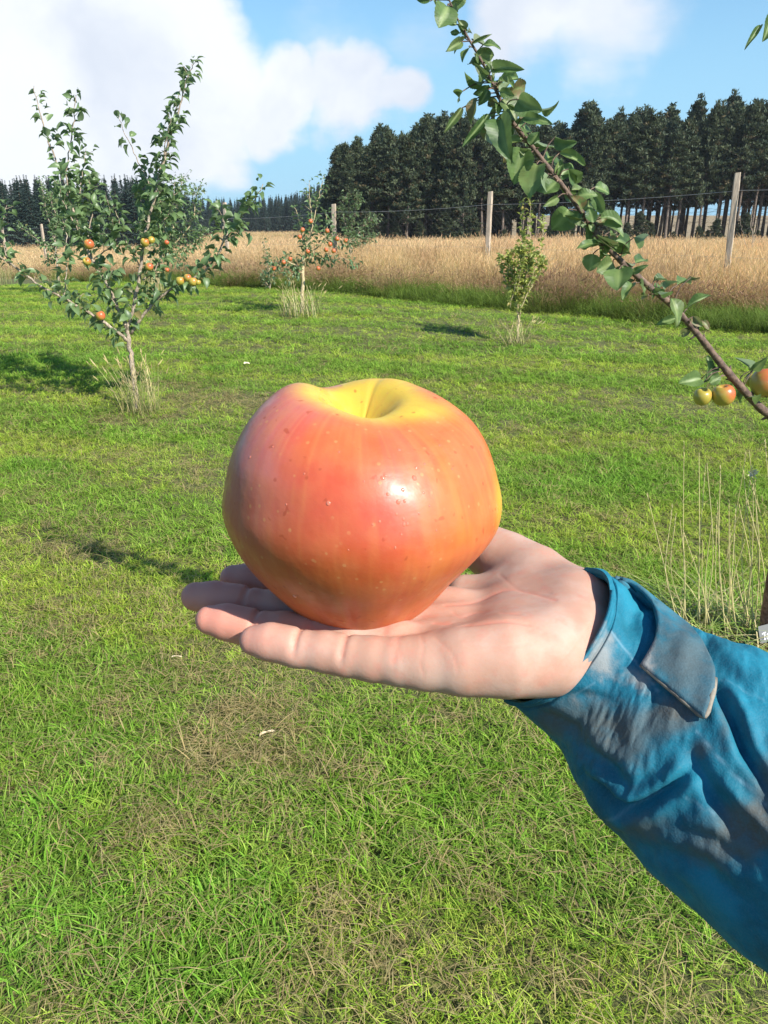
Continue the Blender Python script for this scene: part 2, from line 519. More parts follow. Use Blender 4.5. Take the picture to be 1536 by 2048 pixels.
PX, PY, PS = [], [], []
for (a, b, pitch, sc) in [(.55, 3.2, .040, 1.0), (3.2, 5.5, .052, 1.15), (5.5, 9, .075, 1.5), (9, 24, .12, 2.1)]:
    x, y = lawn_points(a, b, pitch, 1.0 if a < 5 else 1.8); PX.append(x); PY.append(y); PS.append(np.full(len(x), sc))
PX = np.concatenate(PX); PY = np.concatenate(PY); PS = np.concatenate(PS)
dry, lush, mid, fine = lawn_look(PX, PY)
isdry = rng.random(len(PX)) < dry * .95
pick = np.where(isdry, 4 + rng.integers(0, 3, len(PX)), rng.integers(0, 4, len(PX)))
z = hgt(PX, PY)
scale = PS * (.75 + .35 * rng.random(len(PX))) * (1 + .45 * lush * (1 - dry))
hz = scale / np.sqrt(PS) * np.where(isdry, .8, 1)
g_bright = (.80 + .5 * rng.random(len(PX)))[:, None] * (1 - .22 * lush)[:, None] * (1.14 + .04 * sstep(1.8, 4, PY))[:, None]
yel_ = (rng.random(len(PX)) < .15) * rng.random(len(PX))
hue = np.stack([1.54 - .38 * lush + .25 * (mid - .5) + .2 * yel_, 1.42 - .05 * lush, 1.35 + .5 * (fine - .5) + .3 * yel_], -1)
col = g_bright * hue
col[isdry] = (.95 + .5 * rng.random(isdry.sum()))[:, None] * np.array([1.0, .98, .95])
scatter('lawn_grass', protos, np.stack([PX, PY, z], -1), rng.random(len(PX)) * 6.283, np.stack([scale, scale, hz], -1), col, pick,
        rng.normal(0, .12, (len(PX), 2)), 'mown green lawn with dry thatch patches')
N_LAWN = len(PX)
sp_ = [blade_tuft('thatch_strands', m_grass, 9, .05, .065, .0017, 1.6, [((.30, .24, .12), (.56, .47, .28)), ((.34, .26, .13), (.50, .39, .22))], seg=5, droop=1.1, seed=90 + k, flat=.85) for k in range(3)]
k_ = (PY < 7) & (rng.random(len(PX)) < .06 + .12 * (PY < 3.2) + .62 * dry ** 1.6)
scatter('thatch', sp_, np.stack([PX, PY, z + .016 + .012 * rng.random(len(PX))], -1)[k_], rng.random(k_.sum()) * 6.283, np.sqrt(PS[k_]) * (.7 + .6 * rng.random(k_.sum())), (.95 + .5 * rng.random(k_.sum()))[:, None] * np.array([[1.0, .99, .88]]), rng.integers(0, 3, k_.sum()),
        rng.normal(0, .15, (k_.sum(), 2)), 'dead straw coloured thatch strands lying on the lawn')

# tall field grass beyond the lawn
m_straw = grass_mat('straw_blades', .65, .45, .2)
SW = [((.32, .26, .09), (.70, .56, .28)), ((.26, .19, .07), (.58, .44, .22)), ((.36, .30, .11), (.80, .65, .36)), ((.18, .20, .05), (.50, .46, .18))]
GN = [((.07, .12, .018), (.22, .36, .05)), ((.09, .14, .024), (.30, .42, .08)), ((.06, .09, .018), (.17, .28, .045))]
fp = [blade_tuft('field_clump', m_straw, 60, .20, .80, .0065, .38, SW, seg=4, droop=.5, seed=40 + k, head=(.11, .009, (.72, .57, .33), .6)) for k in range(4)]
fp += [blade_tuft('green_clump', m_straw, 60, .16, .30, .007, .85, GN, seg=4, droop=.75, seed=50 + k) for k in range(3)]
fp += [blade_tuft('mixed_clump', m_straw, 50, .17, .55, .0065, .6, SW + GN, seg=4, droop=.75, seed=60 + k, head=(.08, .014, (.52, .36, .22), .4)) for k in range(3)]
fx, fy, fs, fk = [], [], [], []
def band(y0, y1, pitch, s, lim):
    xs = np.arange(-y1 * .84 - 4, y1 * .84 + 4, pitch); ys = np.arange(y0, y1, pitch)
    XX, YY = np.meshgrid(xs, ys); XX = (XX + rng.uniform(-.6, .6, XX.shape) * pitch).ravel(); YY = (YY + rng.uniform(-.6, .6, YY.shape) * pitch).ravel()
    b = beyond(XX, YY); k = (b > lim) & (np.abs(XX) < YY * .80 + 3)
    fx.append(XX[k]); fy.append(YY[k]); fs.append(np.full(k.sum(), s)); fk.append(b[k])
band(7.5, 26, .17, 1.0, -.02)
band(26, 45, .42, 1.6, 1)
band(45, 78, .8, 2.4, 1)
band(78, 260, 2.6, 4.5, 1)
fx = np.concatenate(fx); fy = np.concatenate(fy); fs = np.concatenate(fs); fk = np.concatenate(fk)
rho = fx / fy
keep = ~((fy > 76) & (rho > -.04)) & ~((fy > 92) & (rho < -.25))
fx, fy, fs, fk = fx[keep], fy[keep], fs[keep], fk[keep]
n = len(fx); p3 = np.stack([fx, fy, 0 * fx], -1); big = fbm(p3, .35, 3, 21); mid = fbm(p3, 1.3, 3, 22)
e = fk + (mid - .5) * 2.4 + (fbm(p3, 3.2, 2, 29) - .5) * 1.4 - .75 * sstep(1.5, 5, fx)
kind = np.where(e < .75 + rng.normal(0, .15, n), 1, np.where(e < 1.5 + rng.normal(0, .3, n), 2, 0))
kind = np.where((kind == 0) & (rng.random(n) < .05 + .35 * sstep(.52, .66, fbm(p3, .9, 2, 27))) & (fk < 7), 2, kind)
drop = (kind == 1) & (rng.random(n) < .15)
pick = np.where(kind == 0, rng.integers(0, 4, n), np.where(kind == 1, 4 + rng.integers(0, 3, n), 7 + rng.integers(0, 3, n)))
hs = (.62 + .50 * rng.random(n) ** 1.5) * (.70 + .55 * big) * (.93 - .23 * sstep(1, -7, fx)) * (1 + .25 * (rng.random(n) < .08)) * np.where(kind == 0, 1.0 - .25 * (1 - sstep(1.2, 3, fk)), 1.0)
hs = hs * np.where(kind == 1, .7 + 1.1 * sstep(-.1, .6, fk), 1)
hs = np.minimum(hs, 1.15)
dark = sstep(.52, .66, mid)
fc = (.92 + .42 * rng.random(n))[:, None] * (1 - .22 * sstep(3.0, 1.0, fk))[:, None] * np.array([1, 1, 1])[None] * (1 - .28 * dark * (fk < 6))[:, None]
fc = fc * np.stack([np.full(n, 1.04), 1.0 - .10 * dark, 1 - .1 * dark + .2 * (big - .5)], -1)
scatter('tall_grass', fp, np.stack([fx, fy, hgt(fx, fy)], -1), rng.random(n) * 6.283, np.stack([fs, fs, hs * np.where(fs > 2, 1.0, 1)], -1), fc, pick,
        rng.normal(0, .10, (n, 2)), 'tall golden dry grass of the field beyond the lawn')

# ------------------------------------------------------------------ leaves in bulk
def leaf_tpl(nl, nw, fold, curl, wave=0.0, serr=0.0, seed=0, round_=.75):
    g = np.random.default_rng(seed)
    t = np.linspace(0, 1, nl + 1); w = np.sin(math.pi * np.clip(t, 0, 1) ** round_) ** .72
    w[0] = .05; w[-1] = 0.02
    s = np.linspace(-.5, .5, nw + 1)
    T, S = np.meshgrid(t, s, indexing='ij')
    Wd = w[:, None] * np.ones_like(S)
    if serr: Wd = Wd * (1 + serr * (np.abs(S) > .49) * np.where(np.arange(nl + 1) % 2, 1, -1)[:, None])
    X = S * Wd; Yl = T - curl ** 2 * .18 * T ** 3
    Zz = fold * np.abs(X) * (1 - .3 * T) - curl * T ** 2 * .55 + wave * np.sin(T * 9 + g.random() * 6) * np.abs(S) * 2 * np.sign(S + 1e-6)
    rib = np.exp(-(np.abs(S) / .06) ** 2); vein = np.maximum(rib, .6 * np.clip(1 - np.abs(((T * 7 - np.abs(S) * 3.2) % 1) - .5) * 5, 0, 1))
    return np.stack([X, Yl, Zz], -1).reshape(-1, 3), grid_quads(nl + 1, nw + 1), rib.ravel(), vein.ravel()


def add_leaves(acc, base, ydir, nrm, L, Wd, tpls, tint, brown, near=False):
    base = np.asarray(base, float); n = len(base)
    if n == 0: return
    y = norm(np.asarray(ydir, float)); x = norm(np.cross(y, nrm)); z_ = np.cross(x, y)
    which = rng.integers(0, len(tpls), n)
    for k, (tv, tq, rib, vein) in enumerate(tpls):
        i = np.where(which == k)[0]
        if not len(i): continue
        V = base[i, None] + tv[None, :, 0:1] * (x[i, None] * np.asarray(Wd)[i, None, None]) + tv[None, :, 1:2] * (y[i, None] * np.asarray(L)[i, None, None]) + tv[None, :, 2:3] * (z_[i, None] * np.asarray(L)[i, None, None])
        Q = (tq[None] + (np.arange(len(i)) * len(tv))[:, None, None]).reshape(-1, 4)
        at = dict(tint=np.repeat(np.asarray(tint)[i], len(tv)), brown=np.repeat(np.asarray(brown)[i], len(tv)))
        if near: at.update(rib=np.tile(rib, len(i)), vein=np.tile(vein, len(i)))
        acc.add(V.reshape(-1, 3), Q, **at)


TPL_MID = [leaf_tpl(4, 2, f, c, .03, seed=k) for k, (f, c) in enumerate([(.5, .5), (.7, .9), (.35, .7), (.9, 1.2), (.5, 1.0)])]
TPL_NEAR = [leaf_tpl(22, 6, f, c, .045, .035, seed=k, round_=r) for k, (f, c, r) in enumerate([(.35, .25, .75), (.55, .5, .8), (.25, .7, .7), (.8, .35, .78), (.4, .15, .72), (.6, .9, .8)])]

# ------------------------------------------------------------------ forest
rng = np.random.default_rng(21)
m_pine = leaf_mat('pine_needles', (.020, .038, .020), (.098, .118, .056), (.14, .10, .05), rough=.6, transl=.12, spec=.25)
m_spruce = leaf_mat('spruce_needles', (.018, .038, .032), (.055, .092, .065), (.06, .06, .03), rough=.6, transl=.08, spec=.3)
m_ptrunk = bark_mat('pine_bark', (.060, .046, .036), (.20, .15, .115), 14)


def clump_faces(acc, centres, n, rad, size, tint, g, up=.5, brown=None, wid=.26):
    centres = np.asarray(centres); m = len(centres) * n
    c = np.repeat(centres, n, 0); tn = np.repeat(tint, n)
    radc = np.repeat(np.broadcast_to(np.asarray(rad, float), (len(centres),)), n)[:, None]; size = size * np.clip(radc / np.max(radc), .35, 1); rad = radc
    off = norm(g.normal(size=(m, 3))) * (g.random((m, 1)) ** .5) * radc * np.array([1, 1, .6])
    o = c + off
    d = norm(off + g.normal(size=(m, 3)) * rad * .6 + np.array([0, 0, 1.0]) * rad * up); s_ = norm(np.cross(d, g.normal(size=(m, 3))))
    L = size * (.6 + .8 * g.random((m, 1))); w = L * wid
    V = np.stack([o - d * L * .5, o + s_ * w, o + d * L * .6, o - s_ * w], 1).reshape(-1, 3)
    Q = np.arange(m * 4).reshape(-1, 4)
    tt = np.clip(tn + g.normal(0, .18, m), 0, 1)
    bb = np.zeros(m) if brown is None else np.repeat(brown, n)
    acc.add(V, Q, tint=np.repeat(tt, 4), brown=np.repeat(bb, 4))


def pine_proto(k, H=12.0, low=.42, full=1.0):
    g = np.random.default_rng(100 + k); tr = Acc(); cr = Acc()
    bend = g.normal(0, .12, 2)
    tz = np.linspace(0, 1, 9); pts = np.stack([bend[0] * np.sin(tz * 3), bend[1] * np.sin(tz * 2.4), tz * H * .97], -1)
    tube(tr, pts, .13 * (1 - tz * .85) + .01, 7)
    C, Tn = [], []
    nb = int(105 * full)
    for i in range(nb):
        t_ = low + (1 - low) * (i + g.random()) / nb
        rel = (t_ - low) / (1 - low)
        Lb = (2.15 * (1 - rel) ** .62 * (.50 + .50 * min(1, rel * 3.5 + .2)) + .10) * (.45 + .75 * g.random()) * (1 + .3 * math.sin(i * 2.4 - k * 1.7 + rel * 5))
        az = i * 2.4 + g.normal() * .4; rise = .02 + .75 * rel + g.normal() * .10
        b0 = np.array([np.interp(t_, tz, pts[:, 0]), np.interp(t_, tz, pts[:, 1]), t_ * H * .97])
        d = norm(np.array([math.cos(az), math.sin(az), rise]))
        e_ = b0 + d * Lb + np.array([0, 0, .12 * Lb])
        tube(tr, [b0, (b0 + e_) / 2 - [0, 0, .03], e_], [.035 * (1 - rel * .6), .022, .008], 4, cap=False)
        for q in np.arange(.38 if rel < .8 else .1, 1.05, .20):
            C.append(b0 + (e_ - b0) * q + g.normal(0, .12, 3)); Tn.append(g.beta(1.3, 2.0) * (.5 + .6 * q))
    for q in range(5):                        # leading shoots that break the outline
        az = g.random() * 6.28; r_ = .5 * g.random(); z0 = H * (.86 + .10 * g.random())
        for s2 in range(4): C.append(np.array([math.cos(az) * r_, math.sin(az) * r_, z0 + s2 * .22])); Tn.append(.5)
    for s2 in range(5): C.append(np.array([bend[0] * .1, 0, H * (.955 + .018 * s2)])); Tn.append(.5)
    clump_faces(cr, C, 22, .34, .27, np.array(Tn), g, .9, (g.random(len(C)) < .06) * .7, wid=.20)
    for i in range(16):                       # dead snags below the crown
        t_ = .1 + g.random() * (low - .05); az = g.random() * 6.28; b0 = np.array([0, 0, t_ * H]); Lb = .4 + g.random() * .8
        tube(tr, [b0, b0 + np.array([math.cos(az) * Lb, math.sin(az) * Lb, -.1 + .3 * g.random()])], [.014, .005], 3, cap=False)
    return tr.mesh('pine_trunk', m_ptrunk), cr.mesh('pine_crown', m_pine, smooth=False)


def spruce_proto(k, H=10.0):
    g = np.random.default_rng(200 + k); tr = Acc(); cr = Acc()
    tube(tr, [(0, 0, 0), (0, 0, H * .5), (0, 0, H)], [.14, .07, .012], 6)
    C, Tn, Rd = [], [], []
    nb = 130
    for i in range(nb):
        rel = (i + g.random()) / nb; zb = H * (.03 + .93 * rel ** .9)
        Lb = (1.7 * (1 - rel) ** 1.0 + .03) * (.75 + .4 * g.random()); az = i * 2.4
        for q in np.arange(.3, 1.02, .24):
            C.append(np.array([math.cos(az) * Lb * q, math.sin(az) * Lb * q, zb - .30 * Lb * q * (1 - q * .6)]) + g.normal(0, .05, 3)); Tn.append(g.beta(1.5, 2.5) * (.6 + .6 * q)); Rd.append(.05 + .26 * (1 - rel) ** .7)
    for q in range(6): C.append(np.array([0, 0, H * (.95 + .014 * q)])); Tn.append(.4); Rd.append(.05)
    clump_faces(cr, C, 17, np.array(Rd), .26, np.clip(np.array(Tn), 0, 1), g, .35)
    return tr.mesh('spruce_trunk', m_ptrunk), cr.mesh('spruce_crown', m_spruce, smooth=False)


PINES = [pine_proto(0, low=.34), pine_proto(1, low=.26, full=1.15), pine_proto(2, low=.42, full=.95), pine_proto(3, low=.36), pine_proto(4, low=.06, full=1.45), pine_proto(5, low=.46, full=.85)]
SPR = [spruce_proto(k) for k in range(4)]


def plant_tree(kind, x, y, H, baseH, protos, k, label, cat, group, wide=1.0):
    z0 = float(hgt(x, y))
    r = thing(kind, (x, y, z0 - .05), label, cat, group)
    s_ = H / baseH
    r.scale = (s_ * wide, s_ * wide, s_); r.rotation_euler = (rng.normal() * .015, rng.normal() * .015, rng.random() * 6.283)
    obj('trunk', protos[k][0], r); obj('crown', protos[k][1], r)
    return r


def xy_at(px, py, y):
    v = MR @ np.array([(px - 768) / F, -(py - 1024) / F, -1.0]); s_ = y / v[1]
    return v[0] * s_, EYE + v[2] * s_

prof = np.array([(640, 330), (680, 305), (700, 290), (740, 272), (770, 262), (800, 276), (850, 246), (900, 240), (960, 250), (1000, 246), (1060, 262), (1110, 258), (1135, 235), (1160, 212), (1200, 246),
                 (1240, 222), (1270, 206), (1310, 232), (1335, 258), (1370, 205), (1400, 214), (1430, 200), (1470, 222), (1500, 200), (1536, 188), (1600, 200), (1750, 195), (1900, 210)])
n_p = 0
for row in range(8):
    yy = 78 + row * 3.1
    px = 684 - row * 4 + rng.random() * 20
    while px < 1800:
        w_ = 1.6 + rng.random() * 1.0
        x, _ = xy_at(px, 480, yy)
        ytop = np.interp(px, prof[:, 0], prof[:, 1]) + rng.random() ** 1.4 * 60 - 12
        ztop = xy_at(px, ytop, yy)[1]
        H = ztop - float(hgt(x, yy))
        k = [0, 1, 2, 3, 5][rng.integers(5)]; wmul = .85 + .55 * rng.random()
        if (px < 1010 and row < 3 and rng.random() < .35) or (row == 6 and px < 1100): k = [1, 1, 4][rng.integers(3)]
        if px > 1020 and k == 1: k = 5
        if row >= 4 and px < 1000: k = 4
        if row >= 3 and px > 1120 and rng.random() < .35:
            px += w_ * F / yy * .95; continue
        lab = ('dark pine with bare trunk in the front row of the plantation' if row == 0 else 'pine standing deeper inside the plantation, its trunk half hidden')
        plant_tree('pine_tree', x, yy + rng.normal() * .6, H, 12.0, PINES, k, lab, 'pine tree', 'front row pines of the plantation' if row == 0 else 'pines deeper in the plantation', wide=wmul)
        n_p += 1
        px += w_ * F / yy * .95
# young self-sown pines and undergrowth at the foot of the plantation
for px in np.arange(700, 1560, 31):
    px = px + rng.normal() * 10
    x, _ = xy_at(px, 480, 76.6); 
    plant_tree('young_pine', x, 76.6 + rng.normal() * .4, 1.3 + rng.random() * 2.4, 12.0, PINES, 4, 'young bushy pine at the foot of the plantation', 'pine tree', 'young pines along the plantation edge', wide=2.2)
for row in range(6):                                        # near spruces at the left
    yy = 95 + row * 3.2; px = -330 + rng.random() * 20
    while px < 398 - row * 6:
        x, _ = xy_at(px, 480, yy)
        ytop = np.interp(px, [-100, 0, 60, 150, 200, 300, 350, 400], [352, 358, 352, 356, 350, 352, 372, 392]) + rng.random() * 12 - 2
        H = xy_at(px, ytop, yy)[1] - float(hgt(x, yy))
        plant_tree('spruce_tree', x, yy + rng.normal() * .5, H, 10.0, SPR, rng.integers(4), 'dark spruce in the wood behind the left end of the fence' if row == 0 else 'spruce deeper in the wood behind the left end of the fence', 'spruce tree',
                   'front spruces of the left wood' if row == 0 else 'spruces deeper in the left wood', wide=1.75)
        px += (1.25 + rng.random() * .7) * F / yy
for row in range(5):                                        # far spruces across the rising field
    yy = 196 + row * 5; px = 372 + rng.random() * 10
    while px < 712:
        x, _ = xy_at(px, 460, yy)
        ytop = np.interp(px, [370, 400, 480, 560, 600, 640, 680, 720], [392, 395, 398, 392, 384, 366, 348, 330]) + rng.random() * 10 - 3
        H = xy_at(px, ytop, yy)[1] - float(hgt(x, yy))
        plant_tree('spruce_tree', x, yy + rng.normal(), H, 10.0, SPR, rng.integers(4), 'small distant spruce across the rising field' if row == 0 else 'distant spruce behind the first ones across the rising field', 'spruce tree',
                   'first far spruces across the field' if row == 0 else 'far spruces behind the first ones', wide=1.7)
        px += (1.5 + rng.random() * .8) * F / yy

# ------------------------------------------------------------------ fence
rng = np.random.default_rng(22)
m_post, t, bs = material('weathered_post_wood')
oc = t.new('ShaderNodeTexCoord').outputs['Object']
n1 = t.noise(t.mapping(oc, (30, 30, 2.0)), 3, 5, .6); n2 = t.noise(oc, 3, 3)
c = t.mix(t.ramp(n1, .3, .7), (.30, .235, .175), (.56, .47, .36)); c = t.mix(t.ramp(n2, .5, .7, 0, .3), c, (.24, .19, .14))
t.l.new(c, bs.inputs['Base Color']); bs.inputs['Roughness'].default_value = .8; bump(t, bs, n1, .5, .004)
m_wire, t, bs = material('galvanised_wire')
bs.inputs['Base Color'].default_value = (.42, .43, .42, 1); bs.inputs['Metallic'].default_value = .6; bs.inputs['Roughness'].default_value = .5

post_px = [(-60, 508, 437, 460), (17, 528, 442, 456), (95, 536, 448, 456), (457, 540, 405, 437), (671, 552, 408, 424), (972, 565, 383, 409), (1446, 606, 345, 381), (1790, 632, 310, 350)]
fence = thing('wire_fence', G(972, 565), 'wooden post and wire netting fence between lawn and dry grass field', 'fence')
FO = np.array(fence.location)
tops = []
for i, (px, by, ty, wy) in enumerate(post_px):
    b = G(px, by); d = depth(b)
    ztop = xy_at(px, ty, b[1])[1]; zw = xy_at(px, wy, b[1])[1]
    h = max(ztop - b[2], 1.2); w_ = .052
    a = Acc(); nz_ = 14
    lean = np.array([.0, 0.0]) + rng.normal(0, .01, 2)
    if i == 6: lean = np.array([-.035, .02])
    rows = []
    for q in range(nz_ + 1):
        zq = -.25 + (h + .25) * q / nz_
        wq = w_ * (1 + .03 * math.sin(q * 1.7 + i)) * (1.0 if q < nz_ else .93)
        cx = np.array([lean[0] * zq, lean[1] * zq])
        ch = .010
        ring = [(-wq, -wq + ch), (-wq + ch, -wq), (wq - ch, -wq), (wq, -wq + ch), (wq, wq - ch), (wq - ch, wq), (-wq + ch, wq), (-wq, wq - ch)]
        an = R(-20 + 5 * math.sin(i * 2.1))
        rows += [(cx[0] + x * math.cos(an) - y * math.sin(an), cx[1] + x * math.sin(an) + y * math.cos(an), zq + (0.006 * x / w_ if q == nz_ else 0)) for x, y in ring]
    V = np.array(rows); Q = grid_quads(nz_ + 1, 8, True)
    me = mesh('post', V, [tuple(f) for f in Q.tolist()] + [tuple(range(nz_ * 8, nz_ * 8 + 8))], m_post, smooth=False)
    obj('post', me, fence, b - FO)
    tops.append((b[0], b[1], b[2], zw))
a = Acc(); a2 = Acc(); a3 = Acc()
for i in range(len(tops) - 1):
    A_, B_ = np.array(tops[i]), np.array(tops[i + 1])
    A3 = np.array([A_[0], A_[1] - .06, A_[3]]); B3 = np.array([B_[0], B_[1] - .06, B_[3]])
    tt = np.linspace(0, 1, 9)[:, None]; sag = -.05 * (1 - (2 * tt - 1) ** 2)
    pts = A3 * (1 - tt) + B3 * tt; pts[:, 2:] += sag
    tube(a, pts, .0040, 4, cap=False)
    lo = pts.copy(); lo[:, 2] = (np.array([A_[2]]) * (1 - tt[:, 0]) + B_[2] * tt[:, 0]) + .80
    tube(a2, lo, .002, 3, cap=False)
    L_ = np.linalg.norm((B3 - A3)[:2]); ht = np.interp(0.5, [0, 1], [A_[3] - A_[2], B_[3] - B_[2]]) - .05
    stp = .14 if L_ / max(abs(A_[1]), 1) > .1 else .3
    for q in np.arange(-ht, L_ + ht, stp):
        for sgn in (1, -1):
            u0, u1 = (q, q + ht) if sgn > 0 else (q + ht, q)
            # clip to the bay
            def cl_(u, v0, v1, a0, a1):
                return v0 + (v1 - v0) * (u - a0) / (a1 - a0)
            p0, p1 = (u0, 0.0), (u1, ht)
            us = sorted([(p0[0], p0[1]), (p1[0], p1[1])])
            lo_u, hi_u = max(us[0][0], 0), min(us[1][0], L_)
            if hi_u - lo_u < .02: continue
            za = cl_(lo_u, us[0][1], us[1][1], us[0][0], us[1][0]); zb = cl_(hi_u, us[0][1], us[1][1], us[0][0], us[1][0])
            def pt(u, zz_):
                f = u / L_; base = A_[2] * (1 - f) + B_[2] * f
                top = A_[3] * (1 - f) + B_[3] * f
                return [A_[0] * (1 - f) + B_[0] * f, A_[1] * (1 - f) + B_[1] * f - .062, base + zz_ / ht * (top - base - .07 * (1 - (2 * f - 1) ** 2))]
            tube(a3, [pt(lo_u, za), pt(hi_u, zb)], .0007, 3, cap=False)
obj('top_wire', a.mesh('top_wire', m_wire, FO), fence)
obj('lower_wire', a2.mesh('lower_wire', m_wire, FO), fence)
m_net, t, bs = material('netting_wire'); bs.inputs['Base Color'].default_value = (.16, .16, .15, 1); bs.inputs['Metallic'].default_value = .3; bs.inputs['Roughness'].default_value = .7
obj('wire_netting', a3.mesh('wire_netting', m_net, FO), fence)

# ------------------------------------------------------------------ apples on trees
def revolve(prof_, nu=48, nv=36, lobes=None, seed=0):
    pr = spline(prof_, 5); s_ = np.linspace(0, len(pr) - 1, nv); pr = np.stack([np.interp(s_, np.arange(len(pr)), pr[:, 0]), np.interp(s_, np.arange(len(pr)), pr[:, 1])], -1)
    th = np.arange(nu) / nu * 2 * math.pi
    r = pr[:, 0][:, None] * np.ones(nu)[None]
    if lobes is not None: r = r * lobes(th[None], pr[:, 1][:, None])
    V = np.stack([r * np.cos(th), r * np.sin(th), pr[:, 1][:, None] * np.ones(nu)[None]], -1)
    return V


A_PROF = [(0.0, .55), (.08, .62), (.2, .82), (.42, .96), (.7, .86), (.93, .5), (1.0, .12), (.94, -.3), (.76, -.66), (.5, -.88), (.28, -.94), (.12, -.86), (0, -.78)]
m_fruit, t, bs = material('apple_skin_small')
blush = t.attr('blush').outputs['Fac']; oc = t.new('ShaderNodeTexCoord').outputs['Object']
n = t.noise(oc, 40, 4); sp = t.ramp(t.noise(oc, 260, 1), .68, .74, 0, .5)
f = t.ramp(t.math('ADD', blush, t.math('MULTIPLY', t.math('SUBTRACT', n, .5), .5)), .25, .75)
c = t.mix(f, (.38, .31, .05), (.50, .12, .045)); c = t.mix(sp, c, (.5, .35, .12))
t.l.new(c, bs.inputs['Base Color']); bs.inputs['Roughness'].default_value = .32
bs.inputs['Subsurface Weight'].default_value = .12; bs.inputs['Subsurface Scale'].default_value = .01; bs.inputs['Subsurface Radius'].default_value = (1, .4, .15)
m_stalk = bark_mat('stalk', (.07, .045, .02), (.16, .11, .05), 300)
m_calyx = bark_mat('calyx', (.06, .045, .03), (.14, .10, .06), 400)


def tree_apple(c, r, red, label, group, hang=None, tilt=.3):
    c = np.asarray(c)
    V = revolve(A_PROF, 24, 20, lambda th, z_: 1 + .03 * np.cos(th * 5 + 1) * (z_ < -.3) + .03 * np.cos(th * 2 + rng.random() * 6))
    nn = norm(V.reshape(-1, 3))
    az = rng.normal(0, .35); ctil = Matrix.Rotation(az, 3, 'Y') @ Matrix.Rotation(rng.normal(0, tilt), 3, 'X')
    Vw = (V.reshape(-1, 3) * r * [1, 1, .93]) @ np.array(ctil).T
    sunny = norm(Vw) @ norm(np.array([.6, -.35, .45]))
    bl = np.clip(red + .40 * sunny, 0, 1)
    o = obj('apple', mesh('apple', Vw, grid_quads(20, 24, True), m_fruit, {'blush': bl}), None, c)
    tag(o, label, 'apple', group)
    a = Acc(); tip = np.array(ctil) @ np.array([0, 0, r * .5])
    end = (np.asarray(hang) - c) if hang is not None else np.array([0, 0, r * 1.5])
    tube(a, spline([tip, tip + (end - tip) * .5 + [0, 0, r * .1], end], 4), r * .045, 5); obj('stalk', a.mesh('stalk', m_stalk), o)
    a = Acc()
    for q in range(5):
        an = q * 1.257; d = np.array([math.cos(an), math.sin(an), 0])
        b0 = np.array([0, 0, -r * .80]); V3 = np.array([b0 + d * r * .04, b0 + d * r * .16 + [0, 0, -r * .10] + np.cross(d, [0, 0, 1]) * r * .03, b0 + d * r * .20 + [0, 0, -r * .16], b0 + d * r * .16 + [0, 0, -r * .10] - np.cross(d, [0, 0, 1]) * r * .03]) @ np.array(ctil).T
        a.add(V3, [(0, 1, 2, 3)])
    obj('calyx', a.mesh('calyx', m_calyx), o)
    return o


# ------------------------------------------------------------------ orchard trees
rng = np.random.default_rng(23)
m_leaf = leaf_mat('apple_leaves', (.050, .10, .038), (.19, .28, .11), (.20, .15, .05), (.20, .27, .15), rough=.42, transl=.28, spec=.5)
m_leafn = leaf_mat('apple_leaves_close', (.035, .082, .026), (.140, .210, .065), (.20, .13, .065), (.23, .30, .17), rough=.46, transl=.32, spec=.4, near=True)
m_yleaf = leaf_mat('sapling_leaves', (.10, .15, .03), (.38, .42, .09), (.45, .30, .09), (.34, .38, .14), rough=.5, transl=.3)
m_bark = bark_mat('apple_bark', (.17, .13, .09), (.38, .31, .23), 70)
m_shoot = bark_mat('young_shoot_bark', (.07, .045, .035), (.19, .125, .085), 90)
m_pale = bark_mat('pale_trunk_bark', (.30, .23, .12), (.48, .40, .24), 60)


def shoot_tree(root, base, paths, leaf, lmat, bmat, tint=(.2, .8), yellow=0.0, zsc=1.0, upness=.35, dens=1.25):
    """paths: dicts pts [(px,py,depth offset)], r (r0,r1) metres, n leaves, spread metres, d depth"""
    wood = Acc(); lv = Acc(); bO = np.array(root.location)
    for pth in paths:
        pts = np.array([P(px, py, pth['d'] + dz) for px, py, dz in pth['pts']])
        sp_ = spline(pts, 5); m = len(sp_); sp_[1:-1] += rng.normal(0, .004 * pth['d'] / 6, (m - 2, 3))
        tube(wood, sp_, np.linspace(pth['r'][0], pth['r'][1], m), 7, knob=.15)
        n = int(pth.get('n', 0) * dens)
        if n:
            t0 = pth.get('t0', 0.0)
            u = t0 + (1 - t0) * np.sort(rng.random(n)) ** pth.get('pow', 1.0); f = u * (m - 1); i = np.minimum(f.astype(int), m - 2)
            pb = sp_[i] + (sp_[i + 1] - sp_[i]) * (f - i)[:, None]; tg = norm(sp_[i + 1] - sp_[i])
            spr = pth.get('spread', 0.0)
            rv = norm(rng.normal(size=(n, 3))); side = norm(rv - tg * (rv * tg).sum(1, keepdims=True))
            dirn = norm(side + tg * (.35 + .4 * rng.random((n, 1))) + np.array([0, 0, upness]))
            gap = spr * rng.random(n) ** 1.3
            b0 = pb + dirn * (gap + leaf * .25)[:, None]
            for q in np.where(gap > .04)[0][::3]:
                tube(wood, [pb[q], b0[q]], [.003, .0015], 3, cap=False)
            ydir = norm(dirn + rng.normal(0, .35, (n, 3)) - np.array([0, 0, .25]))
            nr = norm(np.array([.1, -.1, 1.0]) + rng.normal(0, .42, (n, 3)))
            L = leaf * (.65 + .6 * rng.random(n)) * (1 - .3 * u ** 6)
            tn = np.clip(rng.uniform(*tint, n), 0, 1); br = (rng.random(n) < yellow) * rng.random(n)
            add_leaves(lv, b0, ydir, nr, L, L * .60, TPL_MID, tn, br)
    obj('trunk', wood.mesh('trunk', bmat, bO), root)
    if lv.n: obj('crown', lv.mesh('crown', lmat, bO, smooth=False), root)


